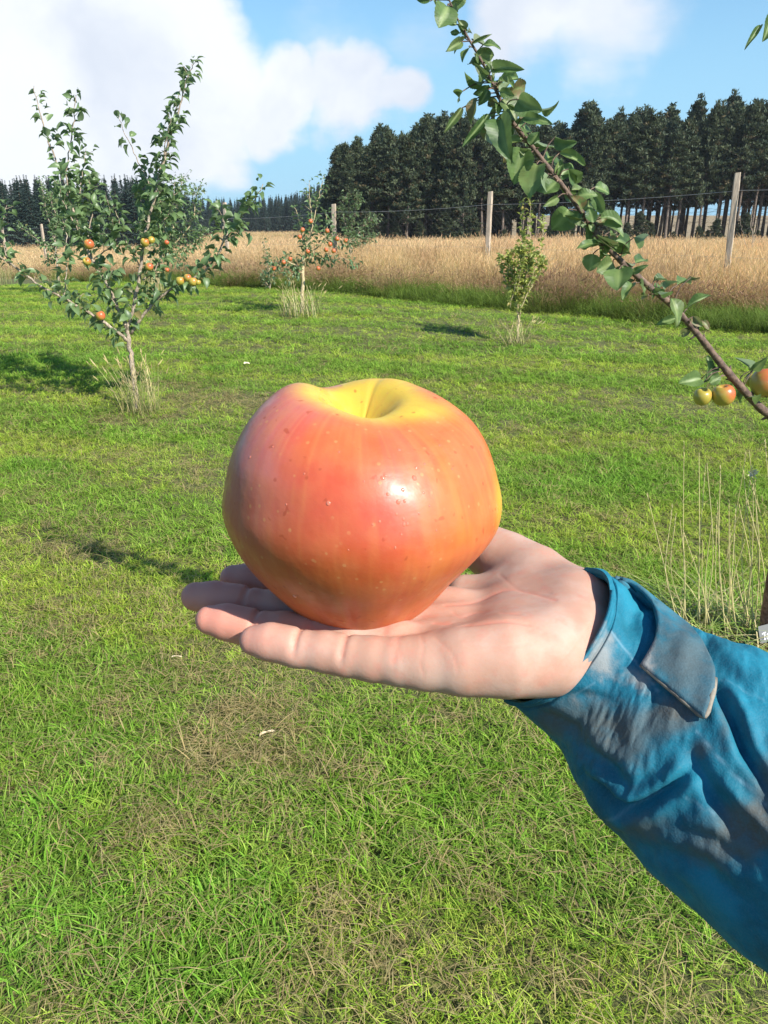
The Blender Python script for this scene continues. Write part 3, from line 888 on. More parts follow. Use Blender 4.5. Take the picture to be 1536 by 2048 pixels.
# the young apple tree at the left
b = G(272, 822); D6 = float(depth(b)); 
t1 = thing('apple_tree', b, 'leafy young apple tree with yellow-red fruit on the left of the lawn', 'apple tree')
def pl(pts, r, n=0, spread=0.0, dz=(0, 0), **k):
    m = len(pts); zz_ = np.linspace(dz[0], dz[1], m)
    return dict(pts=[(p_[0], p_[1], zz_[i]) for i, p_ in enumerate(pts)], r=r, n=n, spread=spread, d=D6, **k)
paths = [
    pl([(274, 830), (270, 780), (264, 720), (258, 690), (256, 655)], (.025, .017), 5, .02, t0=.6),
    pl([(258, 684), (225, 657), (180, 628), (130, 597), (85, 575), (45, 545), (0, 512), (-40, 485)], (.016, .006), 95, .06, (0, -.5)),
    pl([(256, 660), (236, 615), (215, 570), (190, 530), (168, 485), (150, 430), (128, 370), (108, 310), (92, 265), (78, 215), (68, 172)], (.017, .003), 105, .07, (0, .3)),
    pl([(150, 440), (140, 390), (133, 345), (140, 295), (147, 240), (152, 190)], (.008, .003), 75, .05, (.2, .0)),
    pl([(152, 430), (160, 380), (165, 345), (172, 296)], (.007, .002), 60, .06, (.2, .4)),
    pl([(168, 490), (150, 450), (125, 400), (118, 360)], (.007, .002), 70, .08, (.1, -.2)),
    pl([(168, 500), (180, 450), (185, 400), (178, 355)], (.007, .002), 75, .08, (.1, .3)),
    pl([(180, 520), (215, 500), (232, 480), (225, 440), (215, 400)], (.006, .002), 50, .05, (.1, -.2)),
    pl([(256, 660), (266, 615), (278, 565), (285, 500), (296, 440), (312, 390), (328, 320), (345, 260), (360, 210), (372, 165), (384, 128)], (.018, .003), 130, .06, (0, -.3)),
    pl([(312, 390), (325, 340), (335, 290), (350, 230), (362, 175), (368, 142)], (.007, .002), 55, .045, (-.1, .2)),
    pl([(300, 430), (312, 380), (325, 320), (335, 270), (342, 238)], (.007, .002), 55, .05, (-.1, -.3)),
    pl([(306, 400), (292, 355), (268, 305), (248, 262), (235, 228)], (.006, .002), 28, .035, (-.1, .1)),
    pl([(290, 470), (300, 420), (290, 380), (300, 345)], (.007, .002), 80, .09, (0, .3)),
    pl([(290, 480), (330, 440), (345, 400), (350, 365)], (.007, .002), 70, .08, (0, -.2)),
    pl([(285, 540), (262, 500), (245, 470), (235, 430), (222, 400)], (.006, .002), 45, .05, (0, -.1)),
    pl([(285, 560), (310, 540), (325, 500), (330, 450), (328, 410)], (.007, .002), 70, .07, (0, .2)),
    pl([(262, 668), (290, 625), (325, 590), (365, 565), (400, 548), (432, 515), (455, 470), (485, 430), (508, 400), (526, 368)], (.014, .003), 120, .05, (0, -.4), t0=.12),
    pl([(440, 505), (448, 460), (440, 425), (425, 412)], (.005, .002), 26, .04, (-.3, -.2)),
    pl([(450, 480), (470, 470), (490, 455)], (.004, .002), 22, .04, (-.3, -.4)),
    pl([(128, 597), (132, 550), (134, 500), (130, 455), (122, 430)], (.006, .002), 38, .04, (-.2, -.1)),
    pl([(20, 530), (8, 490), (5, 450), (14, 410)], (.006, .002), 34, .05, (-.4, -.3)),
    pl([(232, 612), (215, 575), (225, 540)], (.005, .002), 34, .06, (0, -.2)),
    pl([(292, 622), (312, 600), (300, 560), (318, 540)], (.005, .002), 36, .06, (0, .2)),
    pl([(150, 608), (165, 590), (190, 585)], (.004, .002), 16, .05, (-.1, 0)),
]
shoot_tree(t1, b, paths, .088, m_leaf, m_bark, yellow=.03, dens=1.0)
ta = [(178, 489, .036, .42, 'upper rosy apple hanging in the left tree above a smaller one'), (174, 523, .030, .20, 'yellow-orange apple just below the rosy one in the left tree'),
      (290, 485, .033, .20, 'apple high in the middle of the left tree among leaves'), (333, 485, .018, .55, 'small red apple in the right half of the left tree crown'),
      (298, 534, .030, .35, 'dull red apple half hidden where the left tree forks'), (360, 562, .030, .08, 'left apple of the yellow trio on the low right branch'),
      (375, 556, .028, .25, 'middle apple of the yellow trio on the low right branch'), (386, 564, .031, .12, 'right apple of the yellow trio on the low right branch'),
      (396, 565, .020, .02, 'small yellow apple peeping out right of the trio'), (201, 632, .036, .38, 'lowest rosy apple on the left branch of the left tree'), (303, 480, .026, .05, 'yellow apple tucked behind another in the left tree crown')]
for px, py, r_, red, lab in ta:
    tree_apple(P(px, py, D6 - .15 - (.2 if px > 340 else 0)), r_ * 1.12, red, lab, 'apples on the left tree', hang=P(px + 3, py - 14, D6 - .12 - (.2 if px > 340 else 0)))

# the small tree with red apples, farther off
b = G(603, 628); D = float(depth(b))
def tree_at(D, lst):
    return [dict(pts=[(p_[0], p_[1], dz * k / max(1, len(pts) - 1)) for k, p_ in enumerate(pts)], r=r_, n=n, spread=s_, d=D, **kw) for pts, r_, n, s_, dz, kw in lst]
t2 = thing('apple_tree', b, 'small apple tree on a pale bare trunk hung with red apples, before the fence', 'apple tree')
root2 = Acc(); 
shoot_tree(t2, b, tree_at(D, [
    ([(603, 630), (605, 590), (607, 541), (605, 515)], (.035, .024), 6, .05, 0, {'t0': .8}),
    ([(607, 540), (590, 530), (568, 522), (548, 530), (535, 545)], (.018, .005), 120, .14, -.3, {}),
    ([(607, 530), (612, 500), (605, 470), (597, 435), (588, 412)], (.018, .004), 95, .10, .2, {}),
    ([(607, 530), (615, 490), (624, 460), (622, 420), (618, 366)], (.016, .004), 120, .11, -.2, {}),
    ([(624, 460), (632, 420), (640, 385), (648, 352)], (.010, .003), 70, .10, .2, {}),
    ([(607, 535), (630, 500), (652, 480), (675, 478), (700, 485)], (.016, .005), 110, .15, -.3, {}),
    ([(625, 510), (650, 520), (690, 518), (712, 528)], (.012, .004), 90, .10, .2, {}),
    ([(607, 545), (590, 545), (575, 555)], (.008, .003), 60, .12, -.2, {}),
    ([(650, 480), (655, 450), (650, 430)], (.008, .003), 50, .12, .2, {}),
]), .085, m_leaf, m_pale, (.15, .6), .05, dens=.75)
for px, py, lab in [(621, 443, 'topmost red apple of the small tree'), (605, 460, 'red apple left of and below the topmost one'), (599, 474, 'dull red apple among the upper left leaves of the small tree'),
                    (615, 503, 'red apple in the centre of the small tree above its trunk'), (652, 500, 'left one of two red apples low right of the small tree'), (660, 489, 'upper apple of the right hand bunch of the small tree'),
                    (667, 502, 'right one of two red apples low right of the small tree'), (654, 462, 'red apple just left of the fence post top'), (674, 478, 'red apple in front of the fence post'),
                    (636, 537, 'lowest hanging red apple right of the pale trunk'), (567, 525, 'left outer red apple of the pair on the left limb'), (580, 518, 'right inner red apple of the pair on the left limb'),
                    (692, 482, 'outermost right red apple of the small tree'), (547, 537, 'outermost left red apple of the small tree')]:
    tree_apple(P(px, py, D - .3), .038, .50, lab, 'red apples on the small tree', hang=P(px + 1, py - 6, D - .28))
# leafy shrub tree behind it by the fence post
b = G(705, 556); D = float(depth(b))
t3 = thing('apple_tree', b, 'dark green leafy young tree right behind the fence post and red apple tree', 'tree')
shoot_tree(t3, b, tree_at(D, [
    ([(704, 558), (703, 530), (700, 500), (698, 470)], (.03, .02), 40, .1, 0, {'t0': .6}),
    ([(700, 490), (690, 450), (686, 420), (690, 392)], (.015, .004), 170, .16, .2, {}),
    ([(700, 480), (706, 440), (712, 410), (716, 390)], (.012, .004), 170, .16, -.2, {}),
    ([(702, 490), (722, 460), (738, 445), (750, 438)], (.012, .004), 170, .18, .2, {}),
    ([(702, 500), (715, 490), (735, 478), (745, 470)], (.010, .004), 130, .18, .2, {}),
]), .085, m_leaf, m_bark, (.1, .45), .02)
b = G(540, 580); D = float(depth(b))
t4 = thing('apple_tree', b, 'small reddish sapling in the long grass left of the red apple tree', 'sapling')
shoot_tree(t4, b, tree_at(D, [
    ([(541, 582), (538, 555), (534, 520), (527, 482)], (.012, .003), 70, .08, 0, {'t0': .15}),
    ([(541, 570), (548, 545), (552, 520)], (.008, .003), 60, .1, 0, {}),
    ([(540, 575), (528, 560), (524, 545)], (.007, .003), 50, .1, 0, {}),
]), .075, m_leaf, m_bark, (.05, .5), .35)
# trees behind the left tree
b = G(311, 598); D = float(depth(b))
t5 = thing('apple_tree', b, 'dense grey-green apple tree standing behind the left tree', 'apple tree')
shoot_tree(t5, b, tree_at(D, [
    ([(311, 600), (314, 560), (322, 520), (330, 490)], (.04, .03), 30, .1, 0, {'t0': .7}),
    ([(330, 500), (345, 460), (352, 420), (358, 385), (366, 355)], (.02, .004), 260, .22, .3, {}),
    ([(330, 500), (365, 470), (385, 440), (392, 400), (396, 376)], (.018, .004), 260, .20, -.3, {}),
    ([(330, 500), (370, 500), (395, 480), (408, 460)], (.015, .004), 200, .2, .3, {}),
    ([(325, 510), (320, 460), (322, 420), (318, 380)], (.015, .004), 180, .2, .3, {}),
    ([(330, 510), (350, 520), (365, 525)], (.010, .004), 70, .16, -.3, {}),
    ([(325, 510), (295, 480), (282, 450)], (.010, .004), 120, .2, -.3, {}),
]), .08, m_leaf, m_pale, (.2, .7), .02)
tree_apple(P(334, 540, D - .4), .045, .5, 'red apple on the dense tree behind the left tree, low on its crown', 'apples on the tree behind', hang=P(335, 534, D - .38))
b = G(118, 590); D = float(depth(b))
t6 = thing('apple_tree', b, 'pale leaved slender apple tree beside the leaning left fence post', 'apple tree')
shoot_tree(t6, b, tree_at(D, [
    ([(118, 592), (116, 550), (112, 510), (108, 470)], (.03, .02), 50, .1, 0, {'t0': .5}),
    ([(108, 480), (98, 440), (88, 400), (82, 360)], (.015, .004), 150, .10, .2, {'pow': .8}),
    ([(110, 480), (112, 440), (104, 405), (100, 390)], (.015, .004), 170, .16, .2, {}),
    ([(112, 500), (90, 490), (60, 468), (35, 450)], (.012, .004), 110, .09, -.2, {}),
    ([(112, 510), (150, 500), (185, 485), (208, 466)], (.012, .004), 90, .08, .2, {'t0': .2}),
    ([(112, 500), (125, 460), (135, 425), (140, 400)], (.012, .004), 130, .16, .2, {}),
    ([(112, 520), (100, 520), (88, 528)], (.010, .004), 50, .14, .2, {}),
]), .08, m_leaf, m_bark, (.35, .95), .05)
# yellow-green sapling
b = G(1035, 688); D = float(depth(b))
t7 = thing('sapling', b, 'bushy yellow-green sapling in a tuft of grass right of centre', 'sapling')
SL = [([(1035, 690), (1036, 650), (1035, 610), (1036, 560)], (.016, .010), 40, .06, 0, {'t0': .6})]
for k in range(15):
    x0 = 1035 + rng.normal() * 5; xt = 1006 + k * 5.6 + rng.normal() * 3; yt = 468 + abs(xt - 1045) * .9 + rng.random() * 34
    SL.append(([(x0, 612 + rng.normal() * 12), ((x0 + xt) / 2 + (xt - 1045) * .28, 560), (xt, (yt + 540) / 2), (xt + (xt - 1045) * .02, yt)], (.006, .002), 62, .045, rng.normal() * .2, {}))
SL += [([(1038, 560), (1046, 500), (1042, 450), (1044, 405)], (.006, .002), 40, .035, .1, {'t0': .3}), ([(1040, 560), (1058, 500), (1060, 440), (1060, 378)], (.006, .002), 48, .035, 0, {'t0': .3}),
       ([(1040, 550), (1078, 500), (1084, 455), (1086, 440)], (.006, .002), 40, .05, .1, {})]
shoot_tree(t7, b, tree_at(D, SL), .060, m_yleaf, m_pale, (.0, .85), .12, upness=1.3)
# bare dead sapling in the field
b = G(1500, 560); D = float(depth(b)) + 1.0
t8 = thing('bare_sapling', P(1500, 548, D), 'thin leafless sapling in the dry grass right of the tall post', 'sapling')
shoot_tree(t8, b, tree_at(D, [([(1499, 560), (1500, 520), (1505, 480), (1503, 440), (1506, 410)], (.018, .005), 0, 0, 0, {}), ([(1503, 500), (1512, 465), (1516, 440)], (.008, .003), 0, 0, 0, {}),
                              ([(1502, 520), (1490, 480), (1484, 460), (1478, 430)], (.008, .003), 0, 0, 0, {}), ([(1500, 530), (1492, 520)], (.007, .004), 0, 0, 0, {})]), .05, m_leaf, m_bark)

# ------------------------------------------------------------------ near branch tree at the right
rng = np.random.default_rng(24)
b = G(1536, 1296); DB = float(depth(b))
tn = thing('apple_tree', b, 'apple tree at the right edge whose long leafy branch reaches up across the sky', 'apple tree')
BO = np.array(b)
wood = Acc(); tr = Acc()
tp = toW(np.array([PC(x, y, d) for x, y, d in [(1536, 1310, DB), (1540, 1230, DB - .05), (1556, 1130, DB - .14), (1585, 1020, DB - .24), (1625, 930, DB - .32), (1650, 840, DB - .38), (1640, 700, DB - .40), (1655, 560, DB - .4), (1640, 400, DB - .42), (1600, 220, DB - .5), (1565, 60, DB - .6)]]))
tp = spline(tp, 5); tube(tr, tp, np.linspace(.036, .006, len(tp)), 12, knob=.10)
m_trunk = bark_mat('reddish_bark', (.11, .045, .03), (.27, .13, .09), 50)
obj('trunk', tr.mesh('trunk', m_trunk, BO), tn)
BR = [(1652, 960, 2.28), (1600, 895, 2.2), (1560, 850, 2.12), (1520, 815, 2.06), (1478, 770, 2.0), (1440, 725, 1.97), (1395, 668, 1.93), (1345, 612, 1.88), (1290, 566, 1.85), (1240, 520, 1.82), (1200, 478, 1.80), (1155, 412, 1.78),
      (1110, 352, 1.76), (1060, 288, 1.75), (1022, 240, 1.74), (1003, 205, 1.73), (985, 165, 1.73), (962, 120, 1.72), (940, 82, 1.72), (915, 38, 1.72), (895, -8, 1.72), (870, -60, 1.72)]
BRP = toW(np.array([PC(*q) for q in BR])); bs_ = spline(BRP, 6)
rr = np.interp(np.linspace(0, 1, len(bs_)), [0, .15, .3, .42, .55, .68, .8, 1], [.016, .0105, .0078, .0070, .0058, .0046, .0030, .0015])
rr = rr * (1 + .10 * np.sin(np.arange(len(bs_)) * 1.9) * (rng.random(len(bs_)) > .5))
tube(wood, bs_, rr, 10, knob=.12)
for q in range(46):                              # spurs and buds along the wood
    i = rng.integers(4, len(bs_) - 30); d = norm(norm(rng.normal(size=3)) * .8 + norm(bs_[i + 1] - bs_[i]) * .4)
    ln = rr[i] * (1.2 + 1.4 * rng.random()); tube(wood, [bs_[i], bs_[i] + d * ln, bs_[i] + d * ln * 1.45], [rr[i] * .42, rr[i] * .30, rr[i] * .12], 6)
LV = [(896, 13, 880, 50, 42, ''), (898, 7, 934, 2, 24, ''), (905, 14, 914, 22, 14, ''), (870, 0, 850, -14, 26, ''), (885, -4, 912, -30, 26, ''), (860, 2, 826, -8, 12, ''), (935, 75, 929, 44, 12, 'b'), (943, 88, 985, 67, 6, 't'), (931, 75, 906, 106, 4, 't'), (951, 108, 995, 117, 27, 'p'), (950, 110, 948, 133, 18, ''), (975, 128, 978, 145, 9, 'p'),
      (988, 138, 1036, 133, 20, ''), (994, 168, 1046, 148, 22, ''), (1010, 190, 1062, 172, 40, 'b'), (1013, 186, 1010, 164, 13, 'p'), (966, 164, 924, 166, 32, ''), (926, 182, 909, 204, 20, ''), (981, 175, 945, 195, 18, ''), (975, 180, 962, 210, 16, ''),
      (924, 216, 888, 266, 13, 't'), (955, 196, 936, 246, 20, 'b'), (978, 228, 926, 292, 15, ''), (980, 239, 975, 292, 34, 'b'), (1002, 237, 1004, 298, 42, ''), (1006, 199, 1035, 237, 38, 'p'), (1037, 199, 1081, 223, 36, ''), (1081, 217, 1118, 222, 20, 'p'),
      (1048, 235, 1095, 241, 17, ''), (1028, 255, 1076, 250, 26, ''), (1110, 275, 1153, 290, 24, ''), (1070, 279, 1113, 303, 32, ''), (1119, 306, 1179, 326, 16, ''), (1015, 283, 1046, 275, 16, 'p'), (1026, 292, 1006, 328, 28, 'b'),
      (1046, 298, 1029, 366, 44, ''), (1073, 329, 1051, 377, 48, 'p'), (1097, 351, 1075, 382, 28, ''), (1113, 364, 1088, 385, 30, ''), (1111, 357, 1126, 313, 13, 'p'), (1113, 357, 1146, 327, 22, ''), (1131, 344, 1164, 346, 32, ''), (1137, 338, 1163, 376, 25, ''),
      (1153, 393, 1195, 382, 20, ''), (1190, 374, 1222, 384, 23, ''), (1186, 386, 1210, 432, 20, ''), (1115, 395, 1088, 412, 14, 'p'), (1137, 419, 1112, 463, 46, ''), (1164, 437, 1135, 439, 14, 'p'), (1184, 446, 1142, 450, 13, ''), (1186, 446, 1178, 414, 19, ''),
      (1188, 444, 1203, 424, 17, ''), (1201, 437, 1256, 434, 22, ''), (1206, 450, 1254, 462, 31, ''), (1186, 464, 1188, 492, 30, 'p'), (1173, 452, 1178, 498, 30, ''), (1232, 481, 1277, 493, 29, ''), (1230, 492, 1270, 499, 19, ''), (1268, 475, 1298, 487, 25, ''), (1219, 464, 1226, 480, 12, ''),
      (1223, 510, 1197, 505, 10, ''), (1186, 508, 1178, 543, 30, 'p'), (1226, 526, 1196, 543, 34, 'p'), (1238, 539, 1234, 572, 46, ''), (1270, 528, 1245, 526, 14, 'b'), (1270, 526, 1294, 516, 22, ''), (1266, 545, 1290, 532, 11, ''), (1266, 567, 1244, 595, 19, ''),
      (1268, 562, 1248, 565, 8, 'b'), (1272, 562, 1302, 580, 18, 'p'), (1296, 592, 1280, 592, 12, 'b'), (1329, 580, 1351, 553, 18, ''), (1314, 585, 1325, 566, 14, ''), (1320, 557, 1307, 551, 8, 'b'), (1355, 570, 1384, 553, 19, ''), (1382, 555, 1404, 562, 8, 'b'),
      (1342, 596, 1371, 645, 27, 'p'), (1375, 616, 1424, 585, 13, ''), (1351, 637, 1313, 648, 14, ''), (1381, 661, 1350, 673, 14, 'b'), (1386, 633, 1404, 654, 14, 'b'), (1404, 642, 1420, 658, 12, 'b'), (1419, 767, 1418, 710, 21, ''), (1402, 758, 1365, 762, 27, ''),
      (1419, 767, 1444, 752, 16, ''), (1408, 765, 1440, 730, 14, ''), (1492, 782, 1470, 806, 23, ''), (1500, 790, 1515, 800, 18, ''), (1506, 742, 1475, 713, 8, ''), (1506, 740, 1532, 718, 15, ''), (1500, 742, 1512, 728, 12, ''), (1522, 50, 1491, 95, 10, ''), (1548, 28, 1530, 78, 28, ''), (1540, 36, 1560, 60, 24, ''),
      (1060, 290, 1078, 262, 20, ''), (1090, 330, 1104, 300, 20, ''), (1120, 372, 1150, 402, 20, ''), (1150, 410, 1172, 396, 18, ''), (1165, 420, 1190, 404, 18, 'p'), (1160, 420, 1150, 448, 20, ''), (1208, 490, 1200, 512, 20, ''), (1210, 488, 1236, 486, 20, ''), (1000, 210, 975, 236, 20, ''), (1030, 250, 1012, 262, 22, '')]
pixb = pix(bs_); lvn = Acc()
rows = {k: [] for k in ('b', 'y', 'n', 'L', 'W', 't', 'br')}
for k in range(60):                              # small leaves between the large ones
    i = int(len(bs_) * (.36 + .56 * rng.random())); q = pixb[i]; a_ = rng.random() * 6.283; ln = 16 + 26 * rng.random()
    o_ = np.array([math.cos(a_), math.sin(a_) * .8]); b_ = q + o_ * (8 + 12 * rng.random())
    LV.append((b_[0], b_[1], b_[0] + o_[0] * ln, b_[1] + o_[1] * ln, ln * .5, ['', '', 'p', 'b'][rng.integers(4)]))
camdir = norm(MT - BRP[10])
for (bx, by, tx, ty, w_, fl) in LV:
    i = int(np.argmin((pixb[:, 0] - bx) ** 2 + (pixb[:, 1] - by) ** 2)); dd = float(depth(bs_[i])) if bx < 1510 or by > 300 else 2.05
    off = rng.normal() * .03
    B_ = P(bx, by, dd + off * .5); T_ = P(tx, ty, dd + off + rng.normal() * .022)
    dist = math.hypot(pixb[i, 0] - bx, pixb[i, 1] - by)
    if bx < 1510 and dist < 90:
        midp = (bs_[i] + B_) / 2 + norm(rng.normal(size=3)) * .004
        tube(wood, spline([bs_[max(i - 1, 0)], midp, B_], 3), [.0022] + [.0014] * 6, 5, cap=False)
    L_ = np.linalg.norm(T_ - B_)
    rows['b'].append(B_); rows['y'].append(T_ - B_); rows['n'].append(norm(norm(MT - B_) * .75 + np.array([.0, 0, .35]) + rng.normal(0, .5, 3)))
    rows['L'].append(L_ * 1.0); rows['W'].append(w_ * dd / F * 1.22)
    rows['t'].append(np.clip(rng.uniform(.0, .75) + (.35 if fl == 'p' else 0) - (.25 if by < 260 else 0), 0, 1)); rows['br'].append({'b': .9, 'p': .15, 't': .25, '': .0}[fl])  # upper leaves get a darker tint: their backlit shade is painted in
add_leaves(lvn, np.array(rows['b']), np.array(rows['y']), np.array(rows['n']), np.array(rows['L']), np.array(rows['W']), TPL_NEAR, rows['t'], rows['br'], near=True)
# more leaves of the tree above and right of the picture
for k in range(150):
    i = rng.integers(int(len(tp) * .45), len(tp)); B_ = tp[i] + norm(rng.normal(size=3)) * .04; yv = norm(rng.normal(size=3) + [.8, 0, 0])
    if pix(B_)[0] < 1580 or pix(B_ + yv * .09)[0] < 1570: continue
    add_leaves(lvn, B_[None], yv[None], norm(rng.normal(size=(1, 3)) + [0, 0, 1]), np.array([.08]), np.array([.05]), TPL_NEAR, np.array([rng.random()]), np.array([0.0]), near=True)
obj('branch', wood.mesh('branch', m_shoot, BO), tn)
obj('leaves', lvn.mesh('leaves', m_leafn, BO), tn)
for px, py, d, r_, red, lab, hx, hy in [(1405, 794, 1.99, .0235, -.02, 'greenish apple under the near branch, left of the orange-cheeked one', 1420, 768),
                                        (1447, 791, 1.98, .0285, .32, 'small apple with an orange cheek between the green one and the branch', 1428, 768),
                                        (1533, 767, 2.02, .040, .50, 'larger rosy apple on the near branch, cut by the right edge', 1500, 758),
                                        (1506, 762, 2.08, .020, -.1, 'tiny green apple half hidden beside the rosy apple', 1512, 750)]:
    tree_apple(P(px, py, d), r_, red, lab, 'apples on the near branch', hang=P(hx, hy, d + .01), tilt=.25)
# engraved tag on its trunk
m_tag, t, bs = material('grey_tag_plastic'); bs.inputs['Base Color'].default_value = (.17, .17, .165, 1); bs.inputs['Roughness'].default_value = .45
m_ink, t, bs = material('white_lettering'); bs.inputs['Base Color'].default_value = (.85, .85, .83, 1); bs.inputs['Roughness'].default_value = .6
tc_ = [(1516, 1253), (1640, 1222), (1650, 1262), (1521, 1287)]; dT = DB - .10
V = np.array([P(x, y, dT) for x, y in tc_] + [P(x, y, dT + .003) for x, y in tc_])
plate = obj('plant_tag', mesh('plant_tag', V - V[0], [(0, 1, 2, 3), (7, 6, 5, 4), (0, 4, 5, 1), (1, 5, 6, 2), (2, 6, 7, 3), (3, 7, 4, 0)], m_tag, smooth=False), None, V[0])
tag(plate, 'grey plant tag with white lettering on the trunk at the right edge', 'plant tag')
a = Acc()
def stroke(pts, w=2.0):
    for (x0, y0), (x1, y1) in zip(pts[:-1], pts[1:]):
        d = np.array([x1 - x0, y1 - y0]); L = math.hypot(*d); q = np.array([-d[1], d[0]]) / L * w / 2; e_ = d / L * w * .3
        c_ = [(x0 - e_[0] + q[0], y0 - e_[1] + q[1]), (x0 - e_[0] - q[0], y0 - e_[1] - q[1]), (x1 + e_[0] - q[0], y1 + e_[1] - q[1]), (x1 + e_[0] + q[0], y1 + e_[1] + q[1])]
        a.add(np.array([P(x, y, dT - .0008) for x, y in c_]) - V[0], [(0, 1, 2, 3)])
stroke([(1524.5, 1268), (1531, 1264.5)], 2.2); stroke([(1529.3, 1268), (1530, 1279)], 2.6)
stroke([(1539, 1266.5), (1536, 1267), (1534, 1270), (1534, 1275), (1536, 1278), (1539.5, 1278)], 2.3)
obj('lettering', a.mesh('lettering', m_ink, smooth=False), plate)

# ------------------------------------------------------------------ grass tufts round the tree feet
def tuft(px, py, n, spread, h, label, cols, seed, w=.004, lean=.45, head=(.07, .008, (.50, .40, .20), .4), droop=.5, flat=0):
    pr = blade_tuft('grass_tuft', m_tuft, n, spread, h, w, lean, cols, seg=6, droop=droop, seed=seed, head=head, flat=flat)
    COL.objects.link(pr); q = G(px, py); pr.location = tuple(q)
    return tag(pr, label, 'grass tuft')
m_tuft, t, bs = material('tuft_blades')
bc = t.attr('bc').outputs['Color']; t.l.new(bc, bs.inputs['Base Color']); bs.inputs['Roughness'].default_value = .6
SC = [((.20, .19, .06), (.50, .43, .20)), ((.26, .22, .09), (.60, .50, .26)), ((.10, .14, .03), (.28, .34, .09))]
tuft(285, 826, 170, .17, .44, 'wispy straw tuft at the foot of the left apple tree', SC, 71, .0040, .48)
tuft(603, 634, 150, .34, .52, 'pale tuft round the trunk of the red apple tree', SC, 72, .007, .55)
tuft(1033, 692, 120, .17, .33, 'green and straw tuft at the foot of the yellow-green sapling', SC, 73, .005, .75)
tuft(311, 600, 120, .24, .85, 'tall straw tuft round the dense tree behind the left tree', SC[:2], 74, .007, .25)
tuft(6, 572, 110, .28, .65, 'straw tuft at the far left edge of the lawn', SC, 75, .007, .4)
tuft(118, 592, 90, .25, .42, 'low tuft at the foot of the slender pale leaved tree', SC, 76, .007, .5)
tuft(1455, 1290, 420, .27, .24, 'low tangled grass round the trunk at the right edge', SC + GR, 77, .0050, 1.5, droop=.9, head=None, flat=.2)
# the tall dry stems, one clump
a = Acc(); g = np.random.default_rng(5)
q0 = G(1450, 1290)
STEMS = [(1362, 1250, 1294, 988), (1372, 1222, 1368, 883), (1395, 1240, 1398, 905), (1400, 1225, 1411, 930), (1386, 1210, 1345, 1010), (1388, 1170, 1352, 1028), (1405, 1200, 1414, 926), (1452, 1240, 1441, 930), (1455, 1230, 1435, 1000), (1498, 1160, 1492, 905), (1505, 1180, 1487, 940), (1500, 1200, 1504, 930),
         (1512, 1230, 1512, 960), (1528, 1150, 1510, 960), (1395, 1240, 1470, 1060), (1440, 1200, 1434, 1030), (1470, 1130, 1458, 1000), (1482, 1240, 1478, 1010), (1520, 1210, 1495, 1000), (1365, 1245, 1360, 1040), (1410, 1270, 1366, 1060), (1460, 1270, 1460, 1050), (1475, 1270, 1490, 1080), (1430, 1280, 1405, 1080),
         (1490, 1180, 1506, 930), (1508, 1100, 1498, 900), (1532, 1180, 1500, 960), (1545, 1200, 1530, 880), (1450, 1110, 1472, 1010), (1416, 1190, 1424, 1040)]
for (bx, by, tx, ty) in STEMS:
    dd = DB - .06 + g.normal() * .08; by = max(by, 1265) + g.random() * 18
    b0 = P(bx, by, dd); b0 = G(bx, by); t0 = P(tx, ty, dd - .16)
    mid_ = (b0 + t0) / 2 + g.normal(0, .028, 3)
    pts = spline([b0, mid_, t0], 6); k = len(pts); c = np.array([.58, .50, .24]) * (.8 + .4 * g.random())
    tube(a, pts, np.linspace(.0022, .0010, k), 4, cap=False, bc=np.tile(c, (k * 4, 1)))
    if g.random() < .75:
        d = norm(pts[-1] - pts[-2])
        for j in range(16):
            cc = pts[-1] - d * .075 * (1 - j / 16); s_ = norm(np.cross(d, g.normal(size=3)))
            V4 = np.array([cc, cc + s_ * .0022 + d * .004, cc + d * .011 + s_ * .003, cc - s_ * .0006 + d * .005]); a.add(V4, [(0, 1, 2, 3)], bc=np.tile(np.array([.50, .42, .22]), (4, 1)))
q = P(1507, 948, DB - .2)
for j in range(26):
    d = norm(g.normal(size=3)); s_ = norm(np.cross(d, g.normal(size=3))); cc = q + d * .012 * g.random()
    V4 = np.array([cc, cc + s_ * .004, cc + d * .014, cc - s_ * .004]); a.add(V4, [(0, 1, 2, 3)], bc=np.tile(np.array([.62, .55, .36]), (4, 1)))
o = obj('dry_grass_stems', a.mesh('dry_grass_stems', m_tuft, q0, smooth=False), None, q0)
tag(o, 'tall thin straw coloured stems rising behind the blue sleeve at the right', 'dry grass')

# fallen bits on the lawn
m_dead, t, bs = material('dead_leaf'); bs.inputs['Base Color'].default_value = (.60, .52, .36, 1); bs.inputs['Roughness'].default_value = .6
for (px, py, L_, w_, an, lab) in [(488, 734, .07, .045, .4, 'pale fallen leaf on the lawn right of the left tree'), (520, 1490, .055, .008, .5, 'dry straw blade lying on the thatch below the fingers'), (345, 1331, .04, .005, .1, 'short straw bit lying on the lawn left below the hand'),
                                  (1022, 615, .09, .06, .2, 'pale fallen leaf at the far lawn edge left of the sapling')]:
    a = Acc(); q = G(px, py) + np.array([0, 0, .035])
    add_leaves(a, np.zeros((1, 3)), np.array([[math.cos(an), math.sin(an), .1]]), np.array([[0, -.3, 1.0]]), np.array([L_]), np.array([w_]), [TPL_NEAR[0]], [0], [0])
    tag(obj('fallen_leaf', a.mesh('fallen_leaf', m_dead), None, q), lab, 'fallen leaf')

# ------------------------------------------------------------------ the apple in the hand
AC = PC(726, 1025, .338)                         # centre, camera space
SC_ = .338 / F
up_c = norm(np.array([-.02, math.cos(R(20)), math.sin(R(20))]))        # apple axis, nearly upright in the world
ax_x = norm(np.cross(up_c, np.array([0, 0, 1.0]))); ax_y = np.cross(up_c, ax_x)   # x right, y away
